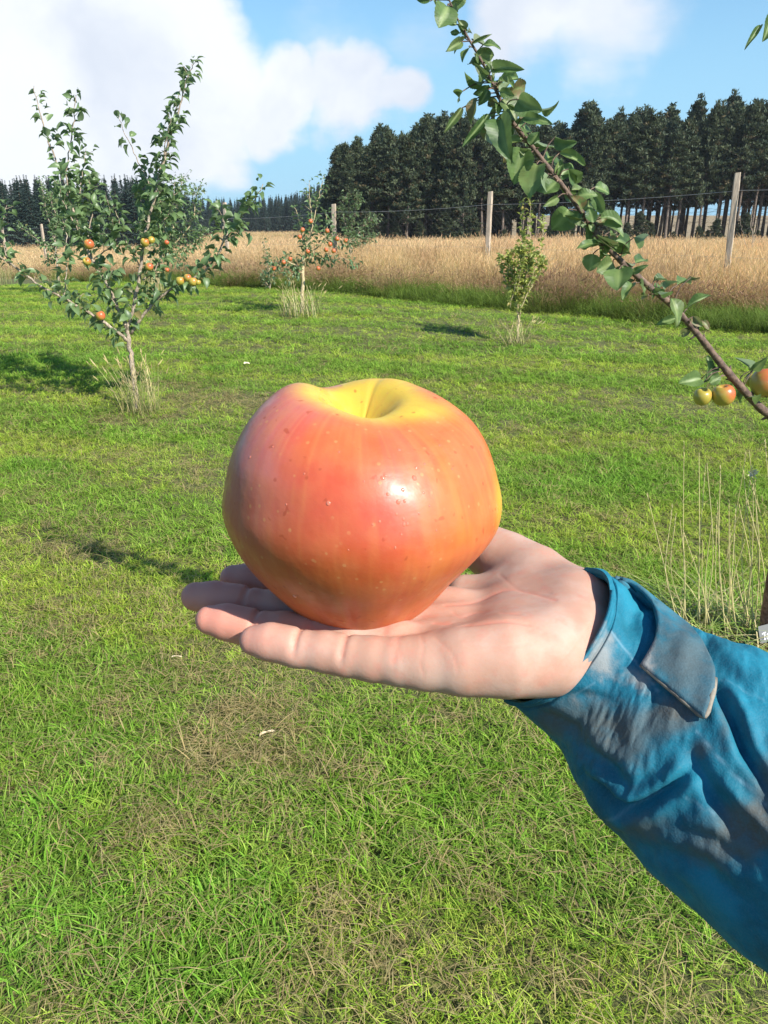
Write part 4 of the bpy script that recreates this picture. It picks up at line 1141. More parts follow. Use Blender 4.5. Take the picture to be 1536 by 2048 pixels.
# silhouette (px) relative to centre, right and left halves differ a little
B_PROF = [(0.0, .67), (.05, .68), (.11, .73), (.20, .82), (.33, .915), (.52, .915), (.75, .76), (.90, .54), (.98, .27), (1.0, .08), (.95, -.12), (.85, -.32), (.70, -.53), (.54, -.73), (.37, -.90), (.20, -.985), (.08, -.97), (0, -.95)]
def lob(th, z_):
    front = np.cos(th + math.pi / 2)           # th=-90deg faces the camera
    r = 1 + .020 * np.cos(5 * th + .6) * (.4 + .6 * np.abs(z_)) + .022 * np.cos(2 * th + 2.2)
    r = r + .035 * np.cos(3 * th + .5) * sstep(.1, .9, z_)
    r = r * (1 - .05 * np.clip(np.cos(th), 0, 1) * sstep(-.3, .6, z_)) * (1 - .10 * np.clip(np.cos(th + .2), 0, 1) * sstep(.0, -.5, z_))
    return r
NU, NVv = 300, 240
V = revolve(B_PROF, NU, NVv, lob)
th = np.arange(NU) / NU * 2 * math.pi
zc = V[..., 2]; rad_ = np.hypot(V[..., 0], V[..., 1])
ring = sstep(.25, .55, zc) * np.exp(-((rad_ - .5) / .35) ** 2)
V[..., 2] += ring * (.075 * np.exp(-((np.angle(np.exp(1j * (th - 3.1)))) / .8) ** 2)[None] + .03 * np.exp(-((np.angle(np.exp(1j * (th - 1.0)))) / .6) ** 2)[None] - .055 * np.exp(-((np.angle(np.exp(1j * (th - 2.15)))) / .42) ** 2)[None] - .135 * np.exp(-((np.angle(np.exp(1j * (th + 1.1)))) / .85) ** 2)[None])
crk = sstep(.3, .7, zc) * sstep(.62, .3, rad_)
V[..., 2] += -.010 * crk * np.exp(-((np.angle(np.exp(1j * (th - 1.25)))) / .10) ** 2)[None]
V[..., 2] += .012 * (fbm(V * 2.2, 1, 3, 4) - .5)
HX, HZ = 279 * SC_, 259 * SC_
Vc = V[..., 0:1] * HX * ax_x + V[..., 1:2] * HX * .98 * ax_y + V[..., 2:3] * HZ * 1.0 * up_c
# taper: the lower right side runs straight in towards the foot
Vc = Vc + AC
pxy = np.stack([768 + F * Vc[..., 0] / -Vc[..., 2], 1024 - F * Vc[..., 1] / -Vc[..., 2]], -1)
Vn = norm(Vc - AC)
# ground colour of the skin, plus a painted soft highlight
q = V.reshape(-1, 3); az = np.arctan2(q[:, 1], q[:, 0]); pq = pxy.reshape(-1, 2); facing = (Vn[..., 2].reshape(-1) > -.3)
streak = fbm(np.stack([np.cos(az) * 9, np.sin(az) * 9, q[:, 2] * 1.3], -1), 1, 4, 31)
fstr = fbm(np.stack([np.cos(az) * 34, np.sin(az) * 34, q[:, 2] * 2.6 + rad_.reshape(-1) * 2], -1), 1, 3, 37); blot = fbm(q, 2.6, 4, 33); fineb = fbm(q, 9, 3, 35)
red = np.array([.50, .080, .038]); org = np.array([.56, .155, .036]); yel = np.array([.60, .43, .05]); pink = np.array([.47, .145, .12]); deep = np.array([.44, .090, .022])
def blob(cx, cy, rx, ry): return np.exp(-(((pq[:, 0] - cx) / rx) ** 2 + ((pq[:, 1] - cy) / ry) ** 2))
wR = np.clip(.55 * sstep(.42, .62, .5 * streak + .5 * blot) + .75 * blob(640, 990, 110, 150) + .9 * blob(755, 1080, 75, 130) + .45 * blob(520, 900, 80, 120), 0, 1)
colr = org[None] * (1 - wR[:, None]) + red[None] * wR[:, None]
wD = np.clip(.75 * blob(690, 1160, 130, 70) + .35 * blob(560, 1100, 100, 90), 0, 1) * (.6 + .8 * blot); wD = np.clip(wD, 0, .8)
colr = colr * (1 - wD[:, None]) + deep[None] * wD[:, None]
wP = np.clip(1.0 * blob(500, 900, 70, 170) * (.5 + fineb) + .9 * blob(600, 800, 130, 45) + .5 * blob(860, 780, 50, 18) + .35 * blob(800, 960, 70, 110), 0, .9)  # pink skin; the last patch paints a soft highlight into the colour
colr = colr * (1 - wP[:, None]) + pink[None] * wP[:, None]
wY = np.clip(.9 * blob(1003, 960, 11, 110) + .04 * blob(930, 1000, 60, 150) + sstep(.55, .25, rad_.reshape(-1)) * sstep(.2, .5, q[:, 2]) * 1.2 + (sstep(.1, .5, q[:, 1]) * sstep(.45, .7, q[:, 2]) * (np.abs(az - 1.15) < .75) * 1.0) + .7 * blob(850, 822, 55, 20) * (q[:, 2] > .45), 0, 1)
wY = np.clip(wY * (.65 + .8 * streak), 0, 1)
wS = (sstep(.50, .68, fstr) * .20 * (1 - .6 * wY))[:, None]; colr = colr * (1 - wS) + np.array([.44, .055, .025]) * wS
wS = (sstep(.46, .34, fstr) * .12)[:, None]; colr = colr * (1 - wS) + np.array([.60, .27, .08]) * wS
colr = colr * (.86 + .28 * streak[:, None]) * (.94 + .12 * fineb[:, None])
colr = colr * (1 - wY[:, None]) + yel[None] * wY[:, None]
m_apple, t, bs = material('big_apple_skin')
bc = t.attr('skin').outputs['Color']; oc = t.new('ShaderNodeNewGeometry').outputs['Position']
n1 = t.noise(oc, 300, 3, .6); n2 = t.noise(oc, 80, 4); sp = t.ramp(t.noise(oc, 260, 1, .4), .69, .77, 0, .5); vo = t.new('ShaderNodeTexVoronoi'); vo.inputs['Scale'].default_value = 210; t.l.new(oc, vo.inputs['Vector']); sp2 = t.math('MULTIPLY', t.ramp(vo.outputs['Distance'], .10, .20, .55, 0), t.ramp(t.noise(oc, 60, 2), .42, .6))
c = t.mix(t.ramp(n2, .3, .75, 0, .22), bc, (.54, .20, .06)); c = t.mix(sp, c, (.30, .04, .012)); c = t.mix(sp2, c, (.55, .27, .10))
t.l.new(c, bs.inputs['Base Color'])
t.l.new(t.ramp(n2, .35, .7, .33, .62), bs.inputs['Roughness'])
bs.inputs['Subsurface Weight'].default_value = .15; bs.inputs['Subsurface Scale'].default_value = .012; bs.inputs['Subsurface Radius'].default_value = (1, .35, .12)
bs.inputs['Coat Weight'].default_value = .10; bs.inputs['Coat Roughness'].default_value = .16; bs.inputs['Specular IOR Level'].default_value = .42
bump(t, bs, t.math('ADD', t.math('MULTIPLY', n2, 1.4), t.math('MULTIPLY', n1, .35)), .18, .0012)
AW = toW(AC)
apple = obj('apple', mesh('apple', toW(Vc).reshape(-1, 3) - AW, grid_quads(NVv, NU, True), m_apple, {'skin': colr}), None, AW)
tag(apple, 'huge red, orange and yellow apple resting on the open palm', 'apple')
m_drop, t, bs = material('water'); bs.inputs['Base Color'].default_value = (.56, .16, .09, 1); bs.inputs['Roughness'].default_value = .06; bs.inputs['Coat Weight'].default_value = 1.0; bs.inputs['Coat Roughness'].default_value = .03
Vw = toW(Vc).reshape(-1, 3); Nw = norm(Vw - AW)
drops = [(797, 899, .9), (766, 957, 1.0), (772, 952, .8), (773, 990, .8), (795, 1006, 1.1), (812, 1003, .7), (790, 1030, .7), (810, 1036, .8), (808, 1048, .8), (818, 1050, .8), (832, 935, .7), (656, 1007, 1.0), (610, 946, .5), (500, 912, .7), (545, 895, .6), (680, 905, .5), (800, 1070, .5), (838, 1030, .6),
         (590, 1193, 1.2), (640, 780, .7), (860, 1010, .5), (848, 930, .6), (830, 955, 1.2), (805, 980, .9), (850, 985, .6), (570, 1010, .5), (742, 1048, .5), (760, 1045, .6), (730, 960, .5), (880, 890, .5), (905, 940, .5), (700, 1100, .4), (870, 1060, .5), (792, 1095, .5)]
g = np.random.default_rng(11)
dprot = None
pv = pxy.reshape(-1, 2); okf = (Vn.reshape(-1, 3)[:, 2] > .2)
for (px, py, r_) in drops:
    d2 = (pv[:, 0] - px) ** 2 + (pv[:, 1] - py) ** 2; d2[~okf] = 1e9; i = int(np.argmin(d2)); c_ = Vw[i]; n_ = Nw[i]
    if dprot is None:
        th_ = np.linspace(0, math.pi, 9); ph_ = np.arange(14) / 14 * 6.283
        Vd = np.stack([np.sin(th_)[:, None] * np.cos(ph_), np.sin(th_)[:, None] * np.sin(ph_), .55 * np.cos(th_)[:, None] * np.ones(14)], -1)
        dprot = mesh('water_droplet', Vd.reshape(-1, 3), grid_quads(9, 14, True), m_drop)
    o = obj('water_droplet', dprot, apple, c_ - AW); s_ = r_ * .0008
    o.scale = (s_, s_ * (1 + .3 * g.random()), s_ * .5); o.rotation_euler = Vector(n_).to_track_quat('Z', 'Y').to_euler()

# ------------------------------------------------------------------ the hand: distance field, then surface nets
H_ = .0009
lo = np.array([PC(340, 0, .40)[0], -.125, -.432]); hi = np.array([.150, .008, -.235])
dims = np.ceil((hi - lo) / H_).astype(int)
gx = (lo[0] + np.arange(dims[0]) * H_).astype(np.float32); gy = (lo[1] + np.arange(dims[1]) * H_).astype(np.float32); gz = (lo[2] + np.arange(dims[2]) * H_).astype(np.float32)
BIG = np.float32(.05)


def cone_field(chain, ksm):
    """smooth union of tapered capsules along a chain of (px,py,d,r mm[,flatten])"""
    D_ = np.full(dims, BIG, np.float32)
    for (a_, b_) in zip(chain[:-1], chain[1:]):
        pa = PC(*a_[:3]); pb = PC(*b_[:3]); ra, rb = a_[3] * .001, b_[3] * .001
        m_ = max(ra, rb) + .012
        l0 = np.maximum(((np.minimum(pa, pb) - m_ - lo) / H_).astype(int), 0); l1 = np.minimum(((np.maximum(pa, pb) + m_ - lo) / H_).astype(int) + 1, dims)
        if (l1 <= l0).any(): continue
        x_ = gx[l0[0]:l1[0], None, None]; y_ = gy[None, l0[1]:l1[1], None]; z_ = gz[None, None, l0[2]:l1[2]]
        ab = pb - pa; L2 = ab @ ab
        tt = np.clip(((x_ - pa[0]) * ab[0] + (y_ - pa[1]) * ab[1] + (z_ - pa[2]) * ab[2]) / L2, 0, 1)
        dx, dy, dz = x_ - pa[0] - ab[0] * tt, y_ - pa[1] - ab[1] * tt, z_ - pa[2] - ab[2] * tt
        d_ = np.sqrt(dx * dx + dy * dy + dz * dz) - (ra + (rb - ra) * tt)
        sl = np.s_[l0[0]:l1[0], l0[1]:l1[1], l0[2]:l1[2]]
        D_[sl] = smin(D_[sl], d_.astype(np.float32), ksm)
    return D_


def smin(a, b, k):
    h = np.maximum(k - np.abs(a - b), 0) / k
    return np.minimum(a, b) - h * h * k * .25


PINKY = [(508, 1281, .319, 6.3), (540, 1284, .3175, 7.3), (575, 1291, .316, 7.3), (598, 1297, .315, 7.25), (650, 1303, .313, 7.9), (692, 1311, .311, 8.0), (745, 1318, .309, 8.6), (800, 1324, .307, 9.2), (850, 1327, .306, 10.0)]
RINGF = [(420, 1240, .338, 6.6), (455, 1244, .337, 7.6), (490, 1252, .3355, 7.6), (515, 1256, .3345, 7.2), (570, 1263, .332, 8.2), (625, 1270, .330, 8.0), (700, 1280, .327, 9.0), (790, 1290, .324, 9.8)]
MIDF = [(392, 1193, .357, 6.8), (430, 1197, .3555, 7.7), (468, 1204, .354, 7.8), (495, 1208, .353, 7.4), (560, 1218, .350, 8.4), (610, 1226, .348, 8.2), (690, 1240, .345, 9.2), (780, 1252, .342, 10)]
INDF = [(466, 1156, .374, 6.6), (500, 1161, .373, 7.6), (540, 1166, .3715, 7.5), (600, 1176, .369, 8.2), (650, 1184, .367, 8.0), (720, 1196, .364, 9.0), (800, 1208, .361, 10)]
THUMB = [(800, 1035, .412, 7.0), (850, 1048, .410, 8.5), (905, 1066, .407, 9.0), (960, 1092, .402, 10.5), (1030, 1138, .392, 13.5)]
fin = cone_field(PINKY, .0035)
for ch in (RINGF, MIDF, INDF): fin = smin(fin, cone_field(ch, .0035), .0016)
WR_ = [(1160, 1190, .352, 16), (1172, 1235, .342, 16.5), (1160, 1285, .330, 17), (1120, 1310, .318, 17)]
palm = cone_field([(850, 1327, .306, 10.0), (930, 1322, .3055, 12.2), (1010, 1313, .307, 14.8), (1090, 1305, .313, 16), (1150, 1295, .320, 16.5)], .008)
for ch in ([(790, 1290, .324, 9.8), (900, 1298, .323, 11.0), (1010, 1292, .323, 13), (1140, 1275, .326, 16)],
           [(780, 1252, .342, 10), (900, 1262, .340, 10.5), (1020, 1262, .336, 12), (1140, 1255, .333, 15)],
           [(800, 1208, .361, 10), (900, 1226, .358, 10.5), (1020, 1232, .352, 12), (1140, 1245, .342, 15)],
           [(960, 1092, .402, 10.5), (1012, 1123, .394, 13.4), (1064, 1160, .382, 16.2), (1114, 1196, .366, 16.2), (1158, 1226, .350, 16)],
           [(930, 1190, .378, 10), (1020, 1205, .370, 14), (1110, 1232, .354, 15)],
           [(1134, 1226, .352, 14), (1140, 1250, .342, 16), (1125, 1295, .325, 17)],
           [(1062, 1172, .378, 14), (1060, 1215, .358, 13), (1030, 1300, .322, 14)]):
    palm = smin(palm, cone_field(ch, .008), .009)
arm = cone_field([(1150, 1228, .348, 18), (1250, 1325, .346, 17), (1400, 1460, .334, 20), (1560, 1600, .318, 22)], .01)
arm = smin(arm, cone_field([(1120, 1285, .332, 17), (1220, 1375, .332, 16), (1380, 1520, .322, 19)], .01), .01)
body = smin(palm, cone_field(THUMB, .005), .007)
body = smin(body, fin, .0042)
body = smin(body, arm, .012)
# creases of the finger joints and the palm
def crease(pts, amp, w_):
    global body
    pts = [PC(*q_) for q_ in pts]
    for pa, pb in zip(pts[:-1], pts[1:]):
        m_ = w_ * 3
        l0 = np.maximum(((np.minimum(pa, pb) - m_ - lo) / H_).astype(int), 0); l1 = np.minimum(((np.maximum(pa, pb) + m_ - lo) / H_).astype(int) + 1, dims)
        x_ = gx[l0[0]:l1[0], None, None]; y_ = gy[None, l0[1]:l1[1], None]; z_ = gz[None, None, l0[2]:l1[2]]
        ab = pb - pa; tt = np.clip(((x_ - pa[0]) * ab[0] + (y_ - pa[1]) * ab[1] + (z_ - pa[2]) * ab[2]) / (ab @ ab), 0, 1)
        s2 = (x_ - pa[0] - ab[0] * tt) ** 2 + (y_ - pa[1] - ab[1] * tt) ** 2 + (z_ - pa[2] - ab[2] * tt) ** 2
        body[l0[0]:l1[0], l0[1]:l1[1], l0[2]:l1[2]] += (amp * np.exp(-s2 / w_ ** 2)).astype(np.float32)
CR = []
def surf_crease(chain, fr, amp=.0008, up_=1.0):
    """crease across the upper side of a finger at chain position fr"""
    i = int(fr); f_ = fr - i; a_ = np.array(chain[i]); b_ = np.array(chain[min(i + 1, len(chain) - 1)]); c_ = a_ * (1 - f_) + b_ * f_
    C = PC(c_[0], c_[1], c_[2]); r_ = c_[3] * .001; axd = norm(PC(*b_[:3]) - PC(*a_[:3]))
    upw = MR.T @ np.array([0, 0, 1.0]); upw = norm(upw - axd * (upw @ axd)); sd_ = np.cross(axd, upw)
    arc = [C + r_ * (upw * math.cos(q_) + sd_ * math.sin(q_)) for q_ in np.linspace(-1.35, 1.35, 8)]
    global CR
    CR.append(np.array(arc))
    ap = [(768 + F * v[0] / -v[2], 1024 - F * v[1] / -v[2], -v[2]) for v in arc]
    crease(ap, amp, .0013)
for ch, frs in ((PINKY, (3.0, 5.0, 6.9)), (RINGF, (3.0, 5.0, 6.8)), (MIDF, (3.0, 5.0)), (INDF, (2.7, 4.0))):
    for fr in frs: surf_crease(ch, fr, .0003 if fr > 6 else .0008)
# hollow the palm slightly under the apple and cut palm lines
PL = [[(838, 1262, .312), (842, 1290, .303), (838, 1330, .2965), (850, 1360, .299)], [(905, 1215, .345), (960, 1225, .340), (1040, 1215, .338), (1110, 1195, .342)], [(860, 1245, .325), (930, 1248, .320), (1010, 1245, .318)]]

def surface_nets(D_):
    neg = D_ < 0
    c = np.zeros(tuple(np.array(D_.shape) - 1), np.uint8)
    cor = [(i, j, k) for i in (0, 1) for j in (0, 1) for k in (0, 1)]
    S = tuple(np.array(D_.shape) - 1)
    cnt = sum(neg[i:i + S[0], j:j + S[1], k:k + S[2]].astype(np.uint8) for i, j, k in cor)
    act = (cnt > 0) & (cnt < 8)
    ids = -np.ones(S, np.int32); idx = np.argwhere(act); ids[act] = np.arange(len(idx))
    acc = np.zeros((len(idx), 3)); num = np.zeros(len(idx))
    val = {c_: D_[idx[:, 0] + c_[0], idx[:, 1] + c_[1], idx[:, 2] + c_[2]] for c_ in cor}
    for a_ in cor:
        for ax in range(3):
            if a_[ax] == 0:
                b_ = list(a_); b_[ax] = 1; b_ = tuple(b_)
                va, vb = val[a_], val[b_]; m_ = (va < 0) != (vb < 0)
                tt = np.where(m_, va / np.where(m_, va - vb, 1), 0)
                pt = np.tile(np.array(a_, float), (len(idx), 1)); pt[:, ax] = tt
                acc[m_] += pt[m_]; num[m_] += 1
    V = idx + acc / num[:, None]
    Q = []
    for ax in range(3):
        u, v = (ax + 1) % 3, (ax + 2) % 3
        sl0 = [slice(None)] * 3; sl1 = [slice(None)] * 3
        sl0[ax] = slice(0, -1); sl1[ax] = slice(1, None)
        ch = neg[tuple(sl0)] != neg[tuple(sl1)]
        e = np.argwhere(ch); e = e[(e[:, u] > 0) & (e[:, v] > 0) & (e[:, u] < D_.shape[u] - 1) & (e[:, v] < D_.shape[v] - 1)]
        e = e[(e[:, ax] < S[ax])]
        def cid(du, dv):
            q_ = e.copy(); q_[:, u] -= du; q_[:, v] -= dv
            return ids[q_[:, 0], q_[:, 1], q_[:, 2]]
        quad = np.stack([cid(0, 0), cid(1, 0), cid(1, 1), cid(0, 1)], -1)
        flip = ~neg[e[:, 0], e[:, 1], e[:, 2]]
        quad[flip] = quad[flip][:, ::-1]
        Q.append(quad[(quad >= 0).all(1)])
    return V, np.concatenate(Q)

HV, HQ = surface_nets(body)
HV = lo + HV * H_
def relax(V, Q, it, lam=.5):
    e = np.concatenate([Q[:, [0, 1]], Q[:, [1, 2]], Q[:, [2, 3]], Q[:, [3, 0]]]); n = len(V)
    deg = np.bincount(e.ravel(), minlength=n)[:, None]
    for _ in range(it):
        s_ = np.stack([np.bincount(e[:, 0], V[e[:, 1], k], n) + np.bincount(e[:, 1], V[e[:, 0], k], n) for k in range(3)], -1)
        V = V + lam * (s_ / deg - V)
    return V
HV = relax(HV, HQ, 3, .45)
hp = np.stack([768 + F * HV[:, 0] / -HV[:, 2], 1024 - F * HV[:, 1] / -HV[:, 2]], -1)
# redness: fingertips, creases, edge of the hand; with painted fill on the shaded fingers
redn_fill = .75 * sstep(600, 400, hp[:, 0]) * (HV[:, 2] < -.29) + .25 * sstep(760, 560, hp[:, 0])
for arc in CR:
    for v in arc[1:-1]:
        d_ = np.linalg.norm(HV - v, axis=1); redn_fill = np.maximum(redn_fill, .75 * np.exp(-(d_ / .0017) ** 2))
def pxline(pts):
    dmin = np.full(len(hp), 1e9)
    pts = spline(np.array(pts, float), 6)
    for a_, b_ in zip(pts[:-1], pts[1:]):
        ab = b_ - a_; tt = np.clip(((hp - a_) @ ab) / (ab @ ab), 0, 1); dmin = np.minimum(dmin, np.linalg.norm(hp - a_ - tt[:, None] * ab, axis=1))
    return dmin
LINES = [([(838, 1262), (846, 1290), (842, 1330), (848, 1352)], .3, 2.5), ([(792, 1280), (800, 1300), (804, 1325)], .2, 2.5), ([(868, 1246), (930, 1250), (1010, 1243), (1060, 1250)], .75, 3), ([(890, 1210), (950, 1205), (1010, 1180), (1060, 1185), (1110, 1200)], .65, 3), ([(1080, 1370), (1130, 1330), (1175, 1275), (1195, 1230)], .35, 10),
         ([(905, 1225), (925, 1235), (960, 1225), (1040, 1228)], .45, 2.5), ([(930, 1290), (990, 1296), (1060, 1288)], .3, 2.5), ([(870, 1275), (905, 1310), (915, 1345)], .3, 2.5), ([(1000, 1150), (1040, 1180), (1100, 1185)], .3, 3), ([(1110, 1340), (1150, 1300), (1178, 1250)], .4, 2.5), ([(1085, 1345), (1120, 1318), (1150, 1280)], .3, 2.5)]
nrmz = np.zeros(len(HV))
e1 = HV[HQ[:, 1]] - HV[HQ[:, 0]]; e2 = HV[HQ[:, 3]] - HV[HQ[:, 0]]; fn = norm(np.cross(e1, e2))
VN = norm(np.stack([np.bincount(HQ.ravel(), np.repeat(fn[:, k], 4), len(HV)) for k in range(3)], -1))
if (VN * (HV - HV.mean(0))).sum() < 0: HQ = HQ[:, ::-1]; VN = -VN
front = VN[:, 2] > .05
disp = np.zeros(len(HV))
for pts, a_, w_ in LINES:
    d_ = pxline(pts); m_ = np.exp(-(d_ / w_) ** 2) * front; redn_fill = np.maximum(redn_fill, a_ * m_ * .8); disp -= .00055 * a_ * m_
disp += .0008 * (fbm(HV, 60, 3, 41) - .5)
HV = HV + VN * disp[:, None]
m_skin, t, bs = material('skin')
rd = t.attr('red').outputs['Fac']; oc = t.new('ShaderNodeNewGeometry').outputs['Position']
n1 = t.noise(oc, 55, 4); n2 = t.noise(oc, 900, 2, .6); n3 = t.noise(oc, 160, 3)
c = t.mix(t.ramp(n1, .35, .7), (.45, .262, .19), (.48, .325, .255)); c = t.mix(t.ramp(n3, .48, .72, 0, .5), c, (.50, .225, .165)); c = t.mix(t.math('MULTIPLY', rd, .9), c, (.62, .255, .185))  # red tone is also lighter and warmer, painting fill light onto shaded fingers
t.l.new(c, bs.inputs['Base Color']); bs.inputs['Roughness'].default_value = .58; bs.inputs['Specular IOR Level'].default_value = .3
bs.inputs['Subsurface Weight'].default_value = .25; bs.inputs['Subsurface Scale'].default_value = .006; bs.inputs['Subsurface Radius'].default_value = (1, .35, .2)
bump(t, bs, t.math('ADD', n3, t.math('MULTIPLY', n2, .35)), .25, .0006)
HO = toW(PC(1000, 1270, .33))
person = obj('person', mesh('person', toW(HV) - HO, HQ, m_skin, {'red': np.clip(redn_fill, 0, 1)}), None, HO)
tag(person, 'outstretched right arm in a blue waxed jacket, palm up and holding the huge apple', 'person')

# ------------------------------------------------------------------ sleeve
ST_ = np.array([(1172, 1142, 1012, 1396, .337), (1215, 1153, 1062, 1440, .335), (1258, 1172, 1110, 1485, .332), (1300, 1218, 1135, 1528, .328), (1350, 1246, 1155, 1572, .324), (1400, 1260, 1187, 1618, .319), (1450, 1278, 1240, 1676, .313), (1536, 1312, 1340, 1778, .302),
                (1640, 1365, 1455, 1880, .288), (1780, 1450, 1620, 2010, .266), (1950, 1560, 1800, 2180, .238), (2200, 1740, 2060, 2420, .20), (2600, 2000, 2500, 2860, .16)], float)
NS, NT_ = 330, 260
SP = spline(ST_, 20); ns = len(SP)
thv = np.arange(NT_) / NT_ * 2 * math.pi
u0 = 1.75 * np.clip(np.sin(thv), 0, 1) ** .9 * (1 + .28 * np.cos(thv)) + .15 * np.clip(-np.sin(thv), 0, 1)
tU = np.linspace(0, 1, NS)
Uu = u0[None] + (len(ST_) - 1 - u0)[None] * (tU ** 1.25)[:, None]
fi = np.clip(Uu * 20, 0, ns - 1.001); ii = fi.astype(int); ff = (fi - ii)[..., None]
R5 = SP[ii] * (1 - ff) + SP[np.minimum(ii + 1, ns - 1)] * ff
top = PC(R5[..., 0], R5[..., 1], R5[..., 4] + .006); bot = PC(R5[..., 2], R5[..., 3], R5[..., 4] - .006)
Cc = (top + bot) / 2; Wv = (top - bot) / 2; wl_ = np.linalg.norm(Wv, axis=-1, keepdims=True)
axis = norm(np.gradient(Cc, axis=0)); 
vd = norm(-Cc); Dv = norm(vd - Wv * (vd * Wv).sum(-1, keepdims=True) / wl_ ** 2)
ct, st = np.cos(thv)[None, :, None], np.sin(thv)[None, :, None]
thick = np.where(st > 0, .80, .78) + .12 * np.exp(-np.clip(Uu - u0[None], 0, 9) / .8)[..., None] * np.clip(st, 0, 1)
SVc = Cc + Wv * ct + Dv * wl_ * thick * st * np.abs(st) ** .0
nS = norm(Wv / wl_ * ct + Dv * st * 1.1)
sp_px = np.stack([768 + F * SVc[..., 0] / -SVc[..., 2], 1024 - F * SVc[..., 1] / -SVc[..., 2]], -1)
frontm = sstep(-.05, .35, np.sin(thv))[None] * np.ones((NS, 1))
def sd_line(pts):
    """signed distance in photograph pixels to a fold line, fading beyond its ends"""
    pts = spline(np.array(pts, float), 8); best = np.full(sp_px.shape[:2], 1e9); sg = np.zeros_like(best); end = np.zeros_like(best)
    nseg = len(pts) - 1
    for k, (a_, b_) in enumerate(zip(pts[:-1], pts[1:])):
        ab = b_ - a_; rel = sp_px - a_; tt = np.clip((rel @ ab) / (ab @ ab), 0, 1); dv = rel - tt[..., None] * ab; d_ = np.linalg.norm(dv, axis=-1)
        cr_ = rel[..., 0] * ab[1] - rel[..., 1] * ab[0]; m_ = d_ < best
        best = np.where(m_, d_, best); sg = np.where(m_, np.sign(cr_), sg); end = np.where(m_, (k + tt) / nseg, end)
    return best * sg, np.sin(np.clip(end, 0, 1) * math.pi) ** .5
disp = np.zeros((NS, NT_))
FOLDS = [([(1165, 1545), (1225, 1600), (1270, 1612), (1330, 1585), (1385, 1535)], .0085, 15), ([(1425, 1372), (1462, 1430), (1490, 1500), (1545, 1590)], .0080, 14), ([(1230, 1630), (1300, 1610), (1345, 1590)], -.003, 22),
         ([(1370, 1480), (1400, 1540), (1440, 1610), (1470, 1680)], .0040, 20), ([(1150, 1480), (1210, 1530), (1260, 1580)], .0045, 17), ([(1440, 1560), (1500, 1620), (1580, 1720)], -.0035, 18), ([(1260, 1690), (1380, 1720), (1500, 1820)], .004, 28),
         ([(1400, 1270), (1440, 1330), (1500, 1380), (1560, 1400)], .0035, 22), ([(1060, 1420), (1120, 1440), (1180, 1480)], .002, 14), ([(1330, 1660), (1420, 1680), (1500, 1740)], .003, 20), ([(1100, 1400), (1160, 1390), (1230, 1400)], .0016, 12)]
for pts, amp, w_ in FOLDS:
    s_, e_ = sd_line(pts)
    amp *= .56; w_ *= .80
    disp += frontm * e_ * (-amp * np.exp(-(s_ / w_) ** 2) + .55 * amp * np.exp(-((s_ - 1.9 * w_) / (w_ * 1.4)) ** 2) + .4 * amp * np.exp(-((s_ + 2.2 * w_) / (w_ * 1.6)) ** 2))
arc_ = Uu * .012
nzs = fbm(np.stack([Uu * 1.1 + .8 * np.cos(thv)[None], 1.6 * np.cos(thv)[None] + 0 * Uu, 1.6 * np.sin(thv)[None] + 0 * Uu], -1), 1.1, 4, 51) - .5
grow = sstep(.3, 2.5, Uu - u0[None])
disp += (.0065 * nzs * grow + .002 * (fbm(SVc, 45, 3, 53) - .5)) * (.35 + .65 * frontm)
disp += .0018 * np.exp(-((tU[:, None] - .0) / .012) ** 2)            # rolled hem
disp -= .0012 * np.exp(-((tU[:, None] - .05) / .008) ** 2)
disp -= .0065 * frontm * np.exp(-((sp_px[..., 0] - 1266) / 30) ** 2 - ((sp_px[..., 1] - 1222) / 46) ** 2)
SV = SVc + nS * disp[..., None]
dirt = np.clip(sstep(3.6, 0, Uu) * .7 * frontm, 0, 1)
wear = np.zeros((NS, NT_))
def sblob(cx, cy, rx, ry): return np.exp(-(((sp_px[..., 0] - cx) / rx) ** 2 + ((sp_px[..., 1] - cy) / ry) ** 2)) * frontm
wear = .75 * np.clip(1.0 * sblob(1205, 1290, 30, 55) + .8 * sblob(1280, 1360, 50, 34) + .5 * sblob(1180, 1330, 50, 26) + .35 * sblob(1160, 1400, 70, 40), 0, 1)
grime = 1.25 * np.clip(.75 * sblob(1350, 1430, 55, 36) + .55 * sblob(1195, 1440, 85, 60) + .5 * sblob(1250, 1500, 80, 60) + .5 * sblob(1400, 1500, 26, 26) + .8 * sblob(1510, 1650, 70, 60) + .55 * sblob(1420, 1700, 90, 60) + .5 * sblob(1290, 1650, 60, 40) + .4 * sblob(1450, 1450, 20, 60) + .5 * sblob(1100, 1440, 50, 40) + .45 * sblob(1536, 1540, 30, 60), 0, 1)
seam = np.zeros((NS, NT_))
for pts, a_ in [([(1222, 1262), (1275, 1330), (1318, 1385)], 1), ([(1392, 1462), (1450, 1530), (1536, 1612)], 1), ([(1372, 1592), (1400, 1612), (1432, 1630)], .8), ([(1216, 1632), (1270, 1612), (1320, 1585)], .7), ([(1440, 1360), (1480, 1375), (1530, 1400)], .4), ([(1150, 1390), (1190, 1365)], .6)]:
    s_, e_ = sd_line(pts); seam = np.maximum(seam, a_ * np.exp(-(s_ / 2.2) ** 2) * frontm * (e_ > .05))
m_cloth, t, bs = material('blue_waxed_cotton')
sm_ = t.attr('seam').outputs['Fac']
oc = t.new('ShaderNodeNewGeometry').outputs['Position']
wr = t.attr('wear').outputs['Fac']; gm = t.attr('grime').outputs['Fac']
n1 = t.noise(oc, 40, 5, .62); n2 = t.noise(oc, 130, 4, .65); n3 = t.noise(oc, 1500, 2, .6); n4 = t.noise(oc, 16, 4, .6)
c = t.mix(t.ramp(n1, .3, .7), (.006, .098, .155), (.014, .195, .285))
